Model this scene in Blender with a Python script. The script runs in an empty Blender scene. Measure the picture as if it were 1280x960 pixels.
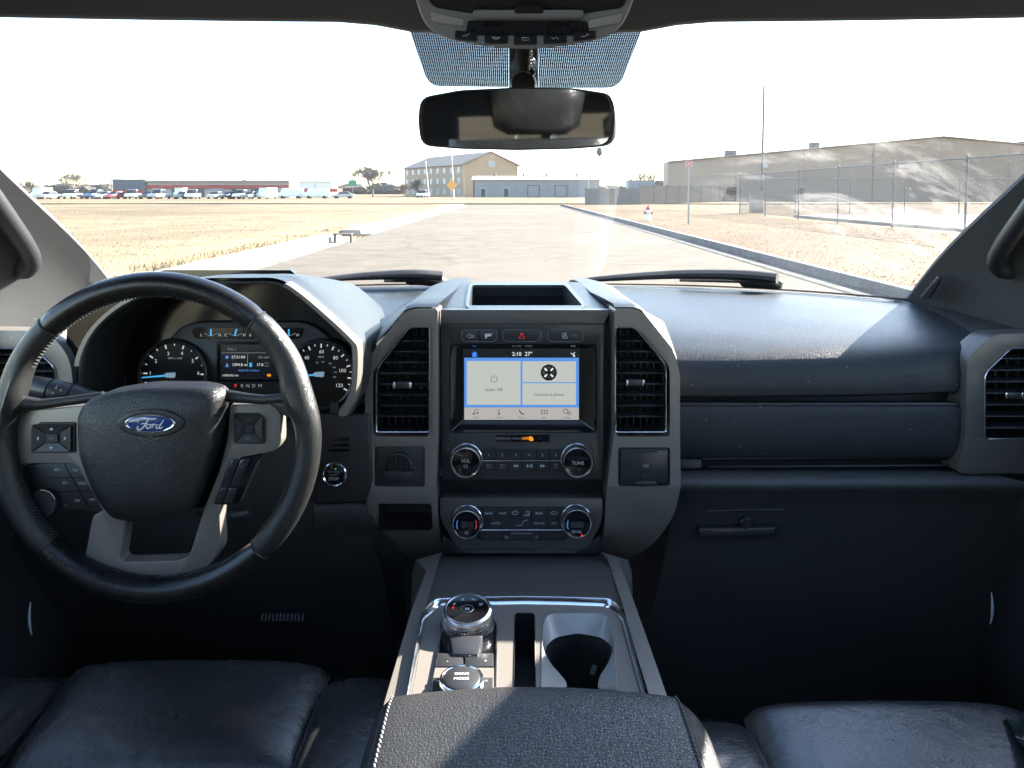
import bpy, bmesh, math, random
import numpy as np
from mathutils import Vector, Matrix, noise
from mathutils.geometry import tessellate_polygon
from mathutils.bvhtree import BVHTree

random.seed(7); np.random.seed(7)
scene = bpy.context.scene
COL = scene.collection
R = math.radians
V = Vector

# ------------------------------------------------------------------ camera, sky, sun, exposure
PITCH = R(3.5); FPX = 950.0; CY = 298.1      # slight downward tilt; the picture is the lower part of a taller frame (lens shift)
CAM = V((-0.016, 0.0, 1.5))
cam_data = bpy.data.cameras.new('camera'); cam = bpy.data.objects.new('camera', cam_data); COL.objects.link(cam)
cam.location = CAM; cam.rotation_euler = (R(90) - PITCH, 0, 0)
cam_data.sensor_width = 36.0; cam_data.lens = 36.0 * FPX / 1280.0
cam_data.shift_y = (CY - 480) / 1280.0; cam_data.clip_start = 0.02; cam_data.clip_end = 6000
scene.camera = cam

SUN_AZ, SUN_EL = R(56.2), R(26.3)          # clockwise from the car's heading (+Y), height above the horizon
world = bpy.data.worlds.new('World'); scene.world = world; world.use_nodes = True
wn = world.node_tree.nodes; wl = world.node_tree.links
bgn = wn['Background']; sky = wn.new('ShaderNodeTexSky'); sky.sky_type = 'NISHITA'; sky.sun_disc = False
sky.sun_elevation = SUN_EL; sky.sun_rotation = SUN_AZ; sky.altitude = 300; sky.air_density = 1.0; sky.dust_density = 0.6; sky.ozone_density = 0.9
wl.new(sky.outputs[0], bgn.inputs[0]); bgn.inputs[1].default_value = 0.088
sun_data = bpy.data.lights.new('sun', 'SUN'); sun = bpy.data.objects.new('sun', sun_data); COL.objects.link(sun)
sun_data.energy = 4.3; sun_data.angle = R(0.55); sun_data.color = (1.0, 0.94, 0.85)
sun_dir = V((math.sin(SUN_AZ) * math.cos(SUN_EL), math.cos(SUN_AZ) * math.cos(SUN_EL), math.sin(SUN_EL)))
sun.rotation_euler = sun_dir.to_track_quat('Z', 'Y').to_euler(); sun.location = (20, 15, 30)
EXPOSURE = 3.27
vs = scene.view_settings; vs.view_transform = 'Standard'; vs.look = 'None'; vs.exposure = EXPOSURE; vs.gamma = 1.0; vs.use_curve_mapping = False
cy = scene.cycles
cy.use_denoising = True; cy.denoiser = 'OPENIMAGEDENOISE'; cy.use_adaptive_sampling = True; cy.adaptive_threshold = 0.02
cy.max_bounces = 7; cy.diffuse_bounces = 3; cy.glossy_bounces = 4; cy.transmission_bounces = 6; cy.transparent_max_bounces = 16
cy.caustics_reflective = False; cy.caustics_refractive = False; cy.sample_clamp_indirect = 4.0; cy.blur_glossy = 0.5

# ------------------------------------------------------------------ measuring helpers (photo pixel + distance -> place in the cabin)
FW = V((0, math.cos(PITCH), -math.sin(PITCH))); UP = V((0, math.sin(PITCH), math.cos(PITCH))); RT = V((1, 0, 0))
def ray(px, py): return FW + RT * ((px - 640) / FPX) + UP * ((CY - py) / FPX)
def PD(px, py, d, dz=0.0):
    "point at distance d on the plane that leans back like the dash face; dz = metres proud of it"
    return CAM + ray(px, py) * d - FW * dz
def PY(px, py, y): r = ray(px, py); return CAM + r * (y / r.y)
def PZ(px, py, z): r = ray(px, py); return CAM + r * ((z - CAM.z) / r.z)
def LEAN(px, py, d, dz=0.0):
    m = Matrix((RT, UP, -FW)).transposed().to_4x4(); m.translation = PD(px, py, d, dz); return m

# ------------------------------------------------------------------ materials
MATS = {}
def mat(name, col, rough=0.5, metal=0.0, bump=None, spec=0.5, coat=0.0, var=0.0, dust=0.0, emis=None, var_scale=6.0, sheen=0.0, wrinkle=0.0):
    if name in MATS: return MATS[name]
    m = bpy.data.materials.new(name); m.use_nodes = True; MATS[name] = m
    n, l = m.node_tree.nodes, m.node_tree.links
    b = n['Principled BSDF']
    b.inputs['Base Color'].default_value = (*col, 1); b.inputs['Roughness'].default_value = rough; b.inputs['Metallic'].default_value = metal
    b.inputs['Specular IOR Level'].default_value = spec; b.inputs['Coat Weight'].default_value = coat
    if sheen: b.inputs['Sheen Weight'].default_value = sheen
    tc = n.new('ShaderNodeTexCoord'); obj = tc.outputs['Object']
    colsock = None
    if var:
        nz = n.new('ShaderNodeTexNoise'); nz.inputs['Scale'].default_value = var_scale; nz.inputs['Detail'].default_value = 7; nz.inputs['Roughness'].default_value = 0.65
        l.new(obj, nz.inputs['Vector'])
        mr = n.new('ShaderNodeMapRange'); mr.inputs[1].default_value = 0.25; mr.inputs[2].default_value = 0.75; mr.inputs[3].default_value = 1 - var; mr.inputs[4].default_value = 1 + var
        l.new(nz.outputs['Fac'], mr.inputs[0])
        mx = n.new('ShaderNodeMix'); mx.data_type = 'RGBA'; mx.blend_type = 'MULTIPLY'; mx.inputs[0].default_value = 1
        mx.inputs[6].default_value = (*col, 1); l.new(mr.outputs[0], mx.inputs[7]); colsock = mx.outputs[2]
        m2 = n.new('ShaderNodeMapRange'); m2.inputs[1].default_value = 0.2; m2.inputs[2].default_value = 0.8
        m2.inputs[3].default_value = max(0.03, rough - var * 0.35); m2.inputs[4].default_value = min(1, rough + var * 0.35)
        l.new(nz.outputs['Fac'], m2.inputs[0]); l.new(m2.outputs[0], b.inputs['Roughness'])
    if dust:   # sparse pale specks of dust lying on the surface
        vo = n.new('ShaderNodeTexVoronoi'); vo.inputs['Scale'].default_value = 95; vo.inputs['Randomness'].default_value = 1; l.new(obj, vo.inputs['Vector'])
        cp = n.new('ShaderNodeMath'); cp.operation = 'LESS_THAN'; cp.inputs[1].default_value = 0.075; l.new(vo.outputs['Distance'], cp.inputs[0])
        sp = n.new('ShaderNodeSeparateColor'); l.new(vo.outputs['Color'], sp.inputs[0])
        th = n.new('ShaderNodeMath'); th.operation = 'LESS_THAN'; th.inputs[1].default_value = dust; l.new(sp.outputs[0], th.inputs[0])
        ml = n.new('ShaderNodeMath'); ml.operation = 'MULTIPLY'; l.new(cp.outputs[0], ml.inputs[0]); l.new(th.outputs[0], ml.inputs[1])
        md = n.new('ShaderNodeMix'); md.data_type = 'RGBA'; l.new(ml.outputs[0], md.inputs[0])
        if colsock: l.new(colsock, md.inputs[6])
        else: md.inputs[6].default_value = (*col, 1)
        md.inputs[7].default_value = (0.45, 0.42, 0.37, 1); colsock = md.outputs[2]
    if colsock: l.new(colsock, b.inputs['Base Color'])
    if bump:
        kind, sc, st, dist = bump
        bp = n.new('ShaderNodeBump'); bp.inputs['Strength'].default_value = st; bp.inputs['Distance'].default_value = dist
        if kind == 'leather':
            nz = n.new('ShaderNodeTexNoise'); nz.inputs['Scale'].default_value = sc * 0.8; nz.inputs['Detail'].default_value = 2; l.new(obj, nz.inputs['Vector'])
            ad = n.new('ShaderNodeVectorMath'); ad.operation = 'MULTIPLY_ADD'; ad.inputs[1].default_value = (0.6 / sc,) * 3
            l.new(nz.outputs['Color'], ad.inputs[0]); l.new(obj, ad.inputs[2])
            vo = n.new('ShaderNodeTexVoronoi'); vo.feature = 'DISTANCE_TO_EDGE'; vo.inputs['Scale'].default_value = sc; l.new(ad.outputs[0], vo.inputs['Vector'])
            pw = n.new('ShaderNodeMapRange'); pw.inputs[1].default_value = 0.0; pw.inputs[2].default_value = 0.22; l.new(vo.outputs['Distance'], pw.inputs[0])
            l.new(pw.outputs[0], bp.inputs['Height'])
        elif kind == 'perf':
            vo = n.new('ShaderNodeTexVoronoi'); vo.inputs['Scale'].default_value = sc; vo.inputs['Randomness'].default_value = 0.0; l.new(obj, vo.inputs['Vector'])
            pw = n.new('ShaderNodeMapRange'); pw.inputs[1].default_value = 0.15; pw.inputs[2].default_value = 0.3; l.new(vo.outputs['Distance'], pw.inputs[0]); l.new(pw.outputs[0], bp.inputs['Height'])
        else:
            nz = n.new('ShaderNodeTexNoise'); nz.inputs['Scale'].default_value = sc; nz.inputs['Detail'].default_value = 3; l.new(obj, nz.inputs['Vector'])
            l.new(nz.outputs['Fac'], bp.inputs['Height'])
        if wrinkle:   # broad creases of worn upholstery
            wz = n.new('ShaderNodeTexNoise'); wz.inputs['Scale'].default_value = 17; wz.inputs['Detail'].default_value = 4; wz.inputs['Distortion'].default_value = 1.2; l.new(obj, wz.inputs['Vector'])
            wb_ = n.new('ShaderNodeBump'); wb_.inputs['Strength'].default_value = wrinkle; wb_.inputs['Distance'].default_value = 0.02; l.new(wz.outputs['Fac'], wb_.inputs['Height']); l.new(wb_.outputs[0], bp.inputs['Normal'])
        l.new(bp.outputs[0], b.inputs['Normal'])
    if emis:
        b.inputs['Emission Color'].default_value = (*emis[0], 1); b.inputs['Emission Strength'].default_value = emis[1]
    return m

DASH   = mat('dash_grain', (0.032, 0.034, 0.037), 0.38, bump=('leather', 340, 0.6, 0.00034), spec=0.24, var=0.10, dust=0.13)
DASHLO = mat('lower_dash_grain', (0.056, 0.056, 0.056), 0.42, bump=('leather', 380, 0.6, 0.0005), var=0.1, dust=0.03)
BLACK  = mat('black_plastic', (0.018, 0.018, 0.020), 0.45, bump=('noise', 900, 0.2, 0.0003), dust=0.03)
SATIN  = mat('charcoal_satin_plastic', (0.030, 0.030, 0.032), 0.34, bump=('noise', 1100, 0.15, 0.0003), var=0.08, dust=0.05)
GLOSS  = mat('gloss_black', (0.006, 0.006, 0.007), 0.12, var=0.05)
TAUPE  = mat('taupe_metallic_trim', (0.215, 0.190, 0.168), 0.33, metal=0.2, bump=('noise', 1500, 0.08, 0.0002), var=0.06, dust=0.12)
TAUPED = mat('dark_taupe_trim', (0.095, 0.086, 0.079), 0.38, metal=0.15, bump=('noise', 1500, 0.08, 0.0002), var=0.06, dust=0.05)
CHROME = mat('satin_chrome', (0.72, 0.73, 0.75), 0.16, metal=1.0, var=0.12, var_scale=60)
SILVER = mat('brushed_silver', (0.5, 0.5, 0.51), 0.3, metal=1.0, bump=('noise', 900, 0.1, 0.0002))
LEATH  = mat('black_leather', (0.028, 0.0285, 0.0295), 0.26, bump=('leather', 380, 0.4, 0.00025), spec=0.9, var=0.2, var_scale=14, wrinkle=0.10)
LEATHA = mat('armrest_leather', (0.026, 0.0245, 0.0245), 0.40, bump=('leather', 300, 0.5, 0.0006), spec=0.5, var=0.15, var_scale=14, dust=0.02, wrinkle=0.05)
LEATHP = mat('perforated_leather', (0.015, 0.015, 0.016), 0.28, bump=('perf', 260, 0.8, 0.0006), spec=0.8, var=0.2, wrinkle=0.08)
GRIP   = mat('worn_wheel_leather', (0.020, 0.0195, 0.0195), 0.33, bump=('leather', 480, 0.5, 0.00035), var=0.18, var_scale=18)
GRIPS  = mat('smooth_wheel_leather', (0.010, 0.010, 0.0105), 0.27, bump=('leather', 600, 0.25, 0.00025), var=0.15, var_scale=12)
HUB    = mat('airbag_cover_grain', (0.016, 0.016, 0.017), 0.38, bump=('leather', 430, 0.6, 0.0004), var=0.08, dust=0.03)
FABRIC = mat('headliner_fabric', (0.066, 0.071, 0.080), 0.95, bump=('noise', 1400, 0.5, 0.0006), var=0.08, sheen=0.2)
PILLAR = mat('pillar_fabric', (0.060, 0.060, 0.061), 0.9, bump=('noise', 1500, 0.5, 0.0006), var=0.1, dust=0.06)
CARPET = mat('black_carpet', (0.085, 0.080, 0.076), 1.0, bump=('noise', 500, 1.0, 0.003), var=0.3)
STITCH = mat('pale_stitching', (0.27, 0.255, 0.24), 0.8)
STITCHD = mat('dark_stitching', (0.05, 0.05, 0.05), 0.8)
INK    = mat('white_legend_print', (0.62, 0.63, 0.64), 0.6)
INKDIM = mat('dim_legend_print', (0.30, 0.31, 0.32), 0.6)
EMBOSS = mat('embossed_mark', (0.010, 0.010, 0.011), 0.35)
RUBBER = mat('black_rubber', (0.016, 0.016, 0.017), 0.6, bump=('noise', 300, 0.3, 0.001), var=0.2)
CREAM  = mat('lamp_lens', (0.55, 0.54, 0.50), 0.35)
BLUE   = mat('emblem_blue', (0.012, 0.04, 0.17), 0.2, coat=0.5)
K = 1.0 / (2 ** EXPOSURE)
def emit(name, col, s=1.0):
    return mat(name, (0.01, 0.01, 0.01), 0.25, emis=(col, s * K))
E_TILE = emit('screen_tile', (0.52, 0.555, 0.51)); E_BAR = emit('screen_bar', (0.46, 0.44, 0.43)); E_BLUE = emit('screen_blue', (0.10, 0.30, 0.80))
E_DARK = emit('screen_black', (0.004, 0.005, 0.008)); E_WHITE = emit('screen_white', (0.75, 0.78, 0.8)); E_INK = emit('screen_ink', (0.05, 0.055, 0.06))
E_NEEDLE = emit('needle_blue', (0.06, 0.42, 0.85)); E_RED = emit('red_light', (0.9, 0.03, 0.02)); E_AMBER = emit('amber_light', (0.95, 0.33, 0.01)); E_GREEN = emit('green_light', (0.02, 0.5, 0.15))
E_DIM = emit('dim_white_light', (0.25, 0.27, 0.29)); E_GAUGE = emit('gauge_white', (0.52, 0.54, 0.56))

# ------------------------------------------------------------------ mesh building
def link(o, parent=None):
    COL.objects.link(o)
    if parent is not None:
        o.parent = parent; o.matrix_parent_inverse = PINV.get(parent.name, Matrix())
    return o
PINV = {}
def thing(name, label, cat, loc=(0, 0, 0), group=None, kind=None):
    o = bpy.data.objects.new(name, None); o.location = loc; o.empty_display_size = 0.05; COL.objects.link(o)
    PINV[o.name] = Matrix.Translation(-V(loc))
    return tag(o, label, cat, group, kind)
def tag(o, label, cat=None, group=None, kind=None):
    o['label'] = label
    if cat: o['category'] = cat
    if group: o['group'] = group
    if kind: o['kind'] = kind
    return o

def fillet(poly, r, seg=4):
    "round the corners of a 2D polygon; r a number or a list"
    n = len(poly); out = []
    for i in range(n):
        p0, p, p1 = V(poly[i - 1]), V(poly[i]), V(poly[(i + 1) % n])
        rr = r[i] if isinstance(r, (list, tuple)) else r
        a, b = (p0 - p), (p1 - p); la, lb = a.length, b.length
        if rr <= 0 or la < 1e-6 or lb < 1e-6:
            out.extend([tuple(p)] * (seg + 1) if rr > 0 else [tuple(p)]); continue
        a.normalize(); b.normalize(); t = min(rr, la * 0.48, lb * 0.48)
        A, B_ = p + a * t, p + b * t
        for k in range(seg + 1):
            s = k / seg; out.append(tuple(A * (1 - s) ** 2 + p * (2 * s * (1 - s)) + B_ * s ** 2))
    return out
def rect(x0, y0, x1, y1): return [(x0, y0), (x1, y0), (x1, y1), (x0, y1)]
def ell(cx, cy_, rx, ry=None, n=32, a0=0.0): ry = rx if ry is None else ry; return [(cx + rx * math.cos(a0 + 2 * math.pi * i / n), cy_ + ry * math.sin(a0 + 2 * math.pi * i / n)) for i in range(n)]

def catmull(P, n):
    P = np.asarray(P, float); m = len(P)
    if m == 2 or n <= m and False: pass
    t = np.linspace(0, m - 1, n); i = np.clip(t.astype(int), 0, m - 2); f = (t - i)[(...,) + (None,) * (P.ndim - 1)]
    Q = np.concatenate([(2 * P[0] - P[1])[None], P, (2 * P[-1] - P[-2])[None]])
    p0, p1, p2, p3 = Q[i], Q[i + 1], Q[i + 2], Q[i + 3]
    return 0.5 * ((2 * p1) + (-p0 + p2) * f + (2 * p0 - 5 * p1 + 4 * p2 - p3) * f ** 2 + (-p0 + 3 * p1 - 3 * p2 + p3) * f ** 3)

class B:
    def __init__(s): s.bm = bmesh.new()
    def face(s, pts): 
        vs_ = [s.bm.verts.new(p) for p in pts]
        return s.bm.faces.new(vs_)
    def prism(s, pts, off, cap_back=True):
        off = V(off); a = [s.bm.verts.new(p) for p in pts]; b = [s.bm.verts.new(V(p) + off) for p in pts]; n = len(a)
        s.bm.faces.new(a)
        if cap_back: s.bm.faces.new(b[::-1])
        for i in range(n): s.bm.faces.new((a[i], b[i], b[(i + 1) % n], a[(i + 1) % n]))
        return s
    def px(s, poly, d, t=0.01, dz=0.0):
        return s.prism([PD(x, y, d, dz) for x, y in poly], FW * t)
    def ring(s, A, B2, off=None):
        "band between two closed loops of equal length (optionally a solid frame with depth off)"
        n = len(A); a = [s.bm.verts.new(p) for p in A]; b = [s.bm.verts.new(p) for p in B2]
        for i in range(n): s.bm.faces.new((a[i], a[(i + 1) % n], b[(i + 1) % n], b[i]))
        if off is not None:
            off = V(off); a2 = [s.bm.verts.new(V(p) + off) for p in A]; b2 = [s.bm.verts.new(V(p) + off) for p in B2]
            for i in range(n):
                j = (i + 1) % n
                s.bm.faces.new((a[i], a2[i], a2[j], a[j])); s.bm.faces.new((b[i], b[j], b2[j], b2[i]))
        return s
    def loops(s, loops, close=True, cap0=False, cap1=False):
        rows = [[s.bm.verts.new(p) for p in L] for L in loops]; n = len(rows[0])
        for r0, r1 in zip(rows, rows[1:]):
            for i in range(n if close else n - 1):
                j = (i + 1) % n; s.bm.faces.new((r0[i], r0[j], r1[j], r1[i]))
        if cap0: s.bm.faces.new(rows[0][::-1])
        if cap1: s.bm.faces.new(rows[-1])
        return s
    def loft(s, rows, nu=12, nv=12):
        P = np.array([[tuple(p) for p in r] for r in rows])
        P = catmull(P, nv); P = catmull(P.transpose(1, 0, 2), nu).transpose(1, 0, 2)
        return s.loops([[V(p) for p in r] for r in P], close=False)
    def plate(s, outer, holes, to3, off):
        "flat plate with openings, walls of depth off round every edge"
        loops = [[V((x, y, 0)) for x, y in L] for L in [outer] + holes]
        tris = tessellate_polygon(loops); flat = [p for L in loops for p in L]
        vs_ = [s.bm.verts.new(to3(p.x, p.y)) for p in flat]
        for t in tris:
            try: s.bm.faces.new([vs_[i] for i in t])
            except ValueError: pass
        off = V(off); k = 0
        for L in loops:
            n = len(L); a = vs_[k:k + n]; b = [s.bm.verts.new(v.co + off) for v in a]; k += n
            for i in range(n):
                j = (i + 1) % n; s.bm.faces.new((a[i], a[j], b[j], b[i]))
        return s
    def pillow(s, poly, d, prof, c=None, dz=0.0):
        "raised pad: outline poly (photo px) at distance d, then insets (scale, height)"
        if c is None: c = (sum(p[0] for p in poly) / len(poly), sum(p[1] for p in poly) / len(poly))
        L = [[PD(c[0] + (x - c[0]) * k, c[1] + (y - c[1]) * k, d, dz + h) for x, y in poly] for k, h in prof]
        return s.loops(L, cap1=True)
    def tube(s, pts, r, n=10, closed=False, caps=True, flat=1.0, upv=None):
        pts = [V(p) for p in pts]; m = len(pts); rad = r if isinstance(r, (list, tuple, np.ndarray)) else [r] * m
        loops = []; prev = None
        for i, p in enumerate(pts):
            t = (pts[(i + 1) % m] - pts[i - 1]) if closed else (pts[min(i + 1, m - 1)] - pts[max(i - 1, 0)])
            t.normalize()
            if prev is None:
                u = upv.copy() if upv is not None else (V((0, 0, 1)) if abs(t.z) < 0.9 else V((1, 0, 0)))
            else: u = prev
            u = (u - t * u.dot(t)); u.normalize(); prev = u; w = t.cross(u)
            loops.append([p + (u * math.cos(2 * math.pi * k / n) * flat + w * math.sin(2 * math.pi * k / n)) * rad[i] for k in range(n)])
        if closed: loops.append(loops[0]); 
        s.loops(loops, cap0=caps and not closed, cap1=caps and not closed)
        if closed: bmesh.ops.remove_doubles(s.bm, verts=s.bm.verts, dist=1e-7)
        return s
    def lathe(s, prof, m, n=32, cap=True):
        "prof: (radius, height) about the local z of matrix m"
        L = [[m @ V((r * math.cos(2 * math.pi * k / n), r * math.sin(2 * math.pi * k / n), h)) for k in range(n)] for r, h in prof]
        return s.loops(L, cap0=cap, cap1=cap)
    def box(s, c, size, rot=None):
        m = (rot.to_4x4() if rot is not None else Matrix()); m = Matrix.Translation(c) @ m @ Matrix.Diagonal((*size, 1))
        bmesh.ops.create_cube(s.bm, size=1, matrix=m); return s
    def bevel(s, w, seg=2, ang=30):
        bmesh.ops.recalc_face_normals(s.bm, faces=s.bm.faces)
        es = [e for e in s.bm.edges if len(e.link_faces) == 2 and e.calc_face_angle(0) > R(ang)]
        if es: bmesh.ops.bevel(s.bm, geom=es, offset=w, segments=seg, profile=0.5, affect='EDGES', clamp_overlap=True)
        return s
    def out(s, name, m, parent=None, smooth=38, recalc=True):
        if recalc: bmesh.ops.recalc_face_normals(s.bm, faces=s.bm.faces)
        me = bpy.data.meshes.new(name); s.bm.to_mesh(me); s.bm.free()
        me.materials.append(m)
        if smooth:
            me.shade_smooth(); me.set_sharp_from_angle(angle=R(smooth))
        return link(bpy.data.objects.new(name, me), parent)

def text_mesh(txt, size, bold=0.0, align='CENTER'):
    cu = bpy.data.curves.new('lettering', 'FONT'); cu.body = txt; cu.size = size; cu.align_x = align; cu.align_y = 'CENTER'; cu.resolution_u = 2
    cu.offset = bold * size
    o = bpy.data.objects.new('lettering', cu); me = bpy.data.meshes.new_from_object(o)
    bpy.data.objects.remove(o); bpy.data.curves.remove(cu); return me
def letter(txt, px, py, hpx, d, parent, m=None, dz=0.0, bold=0.0, align='CENTER', rot=0.0, name='lettering', mtx=None):
    me = text_mesh(txt, hpx / 0.72 * d / FPX if mtx is None else hpx / 0.72, bold, align)
    M = (LEAN(px, py, d, dz) if mtx is None else mtx) @ Matrix.Rotation(rot, 4, 'Z')
    me.transform(M); me.materials.clear(); me.materials.append(m or INK)
    return link(bpy.data.objects.new(name, me), parent)
def stroke(px_pts, w, d, dz, name, m, parent):
    "thin raised line drawn on a leaning face, w in px"
    return B().tube([PD(x, y, d, dz) for x, y in px_pts], w * 0.5 * d / FPX, n=6, flat=1.0).out(name, m, parent)
def dup(o, parent, M):
    c = o.copy(); COL.objects.link(c)
    return c
# ================================================================== OUTSIDE: ground, road, kerbs
def noise_mat(name, c1, c2, scale, rough=0.95, bump=0.4, c3=None, s3=0.3, lo=0.35, hi=0.65, lawn=False, cracks=False):
    m = bpy.data.materials.new(name); m.use_nodes = True; n, l = m.node_tree.nodes, m.node_tree.links; b = n['Principled BSDF']
    b.inputs['Roughness'].default_value = rough; b.inputs['Specular IOR Level'].default_value = 0.2
    tc = n.new('ShaderNodeTexCoord'); nz = n.new('ShaderNodeTexNoise'); nz.inputs['Scale'].default_value = scale; nz.inputs['Detail'].default_value = 9; nz.inputs['Roughness'].default_value = 0.7
    l.new(tc.outputs['Object'], nz.inputs['Vector'])
    cr = n.new('ShaderNodeValToRGB'); cr.color_ramp.elements[0].position = lo; cr.color_ramp.elements[1].position = hi
    cr.color_ramp.elements[0].color = (*c1, 1); cr.color_ramp.elements[1].color = (*c2, 1); l.new(nz.outputs['Fac'], cr.inputs[0])
    out = cr.outputs[0]
    if c3:
        n3 = n.new('ShaderNodeTexNoise'); n3.inputs['Scale'].default_value = s3; n3.inputs['Detail'].default_value = 5; l.new(tc.outputs['Object'], n3.inputs['Vector'])
        r3 = n.new('ShaderNodeMapRange'); r3.inputs[1].default_value = 0.48; r3.inputs[2].default_value = 0.62; l.new(n3.outputs['Fac'], r3.inputs[0])
        mx = n.new('ShaderNodeMix'); mx.data_type = 'RGBA'; l.new(r3.outputs[0], mx.inputs[0]); l.new(out, mx.inputs[6]); mx.inputs[7].default_value = (*c3, 1); out = mx.outputs[2]
    if cracks:   # sealed cracks and faint wheel tracks in the old surface
        nv_ = n.new('ShaderNodeTexNoise'); nv_.inputs['Scale'].default_value = .5; nv_.inputs['Detail'].default_value = 6; l.new(tc.outputs['Object'], nv_.inputs['Vector'])
        av = n.new('ShaderNodeVectorMath'); av.operation = 'MULTIPLY_ADD'; av.inputs[1].default_value = (2.5, 2.5, 0); l.new(nv_.outputs['Color'], av.inputs[0]); l.new(tc.outputs['Object'], av.inputs[2])
        vc = n.new('ShaderNodeTexVoronoi'); vc.feature = 'DISTANCE_TO_EDGE'; vc.inputs['Scale'].default_value = .16; l.new(av.outputs[0], vc.inputs['Vector'])
        rc = n.new('ShaderNodeMapRange'); rc.inputs[1].default_value = .003; rc.inputs[2].default_value = .009; rc.inputs[3].default_value = .78; rc.inputs[4].default_value = 1; l.new(vc.outputs['Distance'], rc.inputs[0])
        mk_ = n.new('ShaderNodeMix'); mk_.data_type = 'RGBA'; mk_.blend_type = 'MULTIPLY'; mk_.inputs[0].default_value = 1; l.new(out, mk_.inputs[6]); l.new(rc.outputs[0], mk_.inputs[7]); out = mk_.outputs[2]
    if lawn:
        sx = n.new('ShaderNodeSeparateXYZ'); l.new(tc.outputs['Object'], sx.inputs[0]); g1 = n.new('ShaderNodeMath'); g1.operation = 'GREATER_THAN'; g1.inputs[1].default_value = 5.0; l.new(sx.outputs[0], g1.inputs[0])
        g2 = n.new('ShaderNodeMath'); g2.operation = 'LESS_THAN'; g2.inputs[1].default_value = 84; l.new(sx.outputs[1], g2.inputs[0]); g3 = n.new('ShaderNodeMath'); g3.operation = 'MULTIPLY'; l.new(g1.outputs[0], g3.inputs[0]); l.new(g2.outputs[0], g3.inputs[1])
        mv = n.new('ShaderNodeMix'); mv.data_type = 'RGBA'; mv.blend_type = 'MULTIPLY'; l.new(g3.outputs[0], mv.inputs[0]); l.new(out, mv.inputs[6]); mv.inputs[7].default_value = (.66, .55, .45, 1); out = mv.outputs[2]
    l.new(out, b.inputs['Base Color'])
    bp = n.new('ShaderNodeBump'); bp.inputs['Strength'].default_value = bump; bp.inputs['Distance'].default_value = 0.05; l.new(nz.outputs['Fac'], bp.inputs['Height']); l.new(bp.outputs[0], b.inputs['Normal'])
    MATS[name] = m; return m
GRASS = noise_mat('dry_grass', (0.140, 0.100, 0.053), (0.222, 0.172, 0.102), 0.35, c3=(0.125, 0.088, 0.05), s3=0.05, lawn=True, bump=0.15)
BLADE = noise_mat('dry_grass_blades', (0.13, 0.093, 0.052), (0.23, 0.175, 0.105), 3.0, bump=0, lawn=True)
ASPH = noise_mat('weathered_asphalt', (0.094, 0.076, 0.057), (0.142, 0.116, 0.089), 1.2, rough=0.95, bump=0.15, c3=(0.138, 0.114, 0.088), s3=0.12, cracks=True)
CONC = noise_mat('concrete', (0.26, 0.245, 0.22), (0.36, 0.34, 0.31), 1.5, rough=0.9, bump=0.1)
KERBM = noise_mat('kerb_concrete', (0.22, 0.205, 0.18), (0.32, 0.30, 0.27), 2.5, rough=0.9, bump=0.15)

def gz(x, y):
    if 84 < y < 91.5 and -300 < x < 300: return -0.06
    if -6.15 < x < 5.55 and -200 < y < 91.5: return -0.06
    w = min(1.0, max(0.0, (abs(x) - 6) / 10))
    return 0.14 + w * 0.10 * noise.noise(V((x * 0.05, y * 0.05, 0)))
xs = [-4000, -1500, -500, -300.1, -300, -150, -80] + list(np.arange(-60, -6.5, 3.0)) + [-6.2, -6.08, 5.54, 5.6] + list(np.arange(6.5, 60, 3.0)) + [80, 150, 300, 300.1, 500, 1500, 4000]
ys = [-3000, -800, -200.1, -200, -80, -30, -10] + list(np.arange(0, 84, 3.0)) + [83.95, 84.05, 88, 91.45, 91.55, 100, 130, 170, 220, 300, 500, 900, 1800, 5000]
b = B(); b.loops([[V((x, y, gz(x, y))) for x in xs] for y in ys], close=False)
g = b.out('ground', GRASS, smooth=60); tag(g, 'dry tan winter grass field on both sides of the road', kind='structure')
b = B(); b.loops([[V((x, y, 0.0)) for x in np.linspace(-5.0, 5.0, 6)] for y in [-200, -20, 0, 20, 40, 60, 84.2]], close=False)
tag(b.out('road', ASPH), 'pale weathered asphalt road running straight ahead', kind='structure')
b = B(); b.loops([[V((x, y, -0.004)) for x in (-300, -100, 0, 100, 300)] for y in (84.05, 91.4)], close=False)
tag(b.out('cross_road', ASPH), 'pale cross road at the end of the street', kind='structure')
def kerb(x0, sgn, name, lab, gaps, wt=0.60, km=None):
    km = km or KERBM
    root = thing(name, lab, None, (x0, 0, 0), kind='structure'); del root['label']; tag(root, lab, kind='structure')
    y = -30.0
    while y < 83.5:
        L = 3.0
        if not any(a < y + L / 2 < c for a, c in gaps):
            bb = B(); prof = [(0, -.05), (0, 0.008), (0.42, 0.012), (0.45, 0.13), (0.47, 0.15), (wt, 0.155), (wt, -.05)]
            pts = [V((x0 + sgn * p, y + 0.006, z)) for p, z in prof]
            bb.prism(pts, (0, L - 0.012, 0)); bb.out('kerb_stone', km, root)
            if km is not KERBM: B().box((x0 + sgn * .535, y + L / 2, .158), (.125, L - .012, .014)).out('kerb_cap', KERBM, root)
        y += L
kerb(4.96, 1, 'kerb_right', 'concrete kerb with dark gutter on the hydrant side of the road', [], .60, noise_mat('shaded_kerb_face', (.09, .088, .085), (.15, .145, .14), 2.5, bump=.15))  # shade on the kerb face is put into this darker concrete colour
kerb(-4.96, -1, 'kerb_left', 'pale concrete kerb along the open field side', [(23.2, 26.0)], 1.15)
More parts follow.
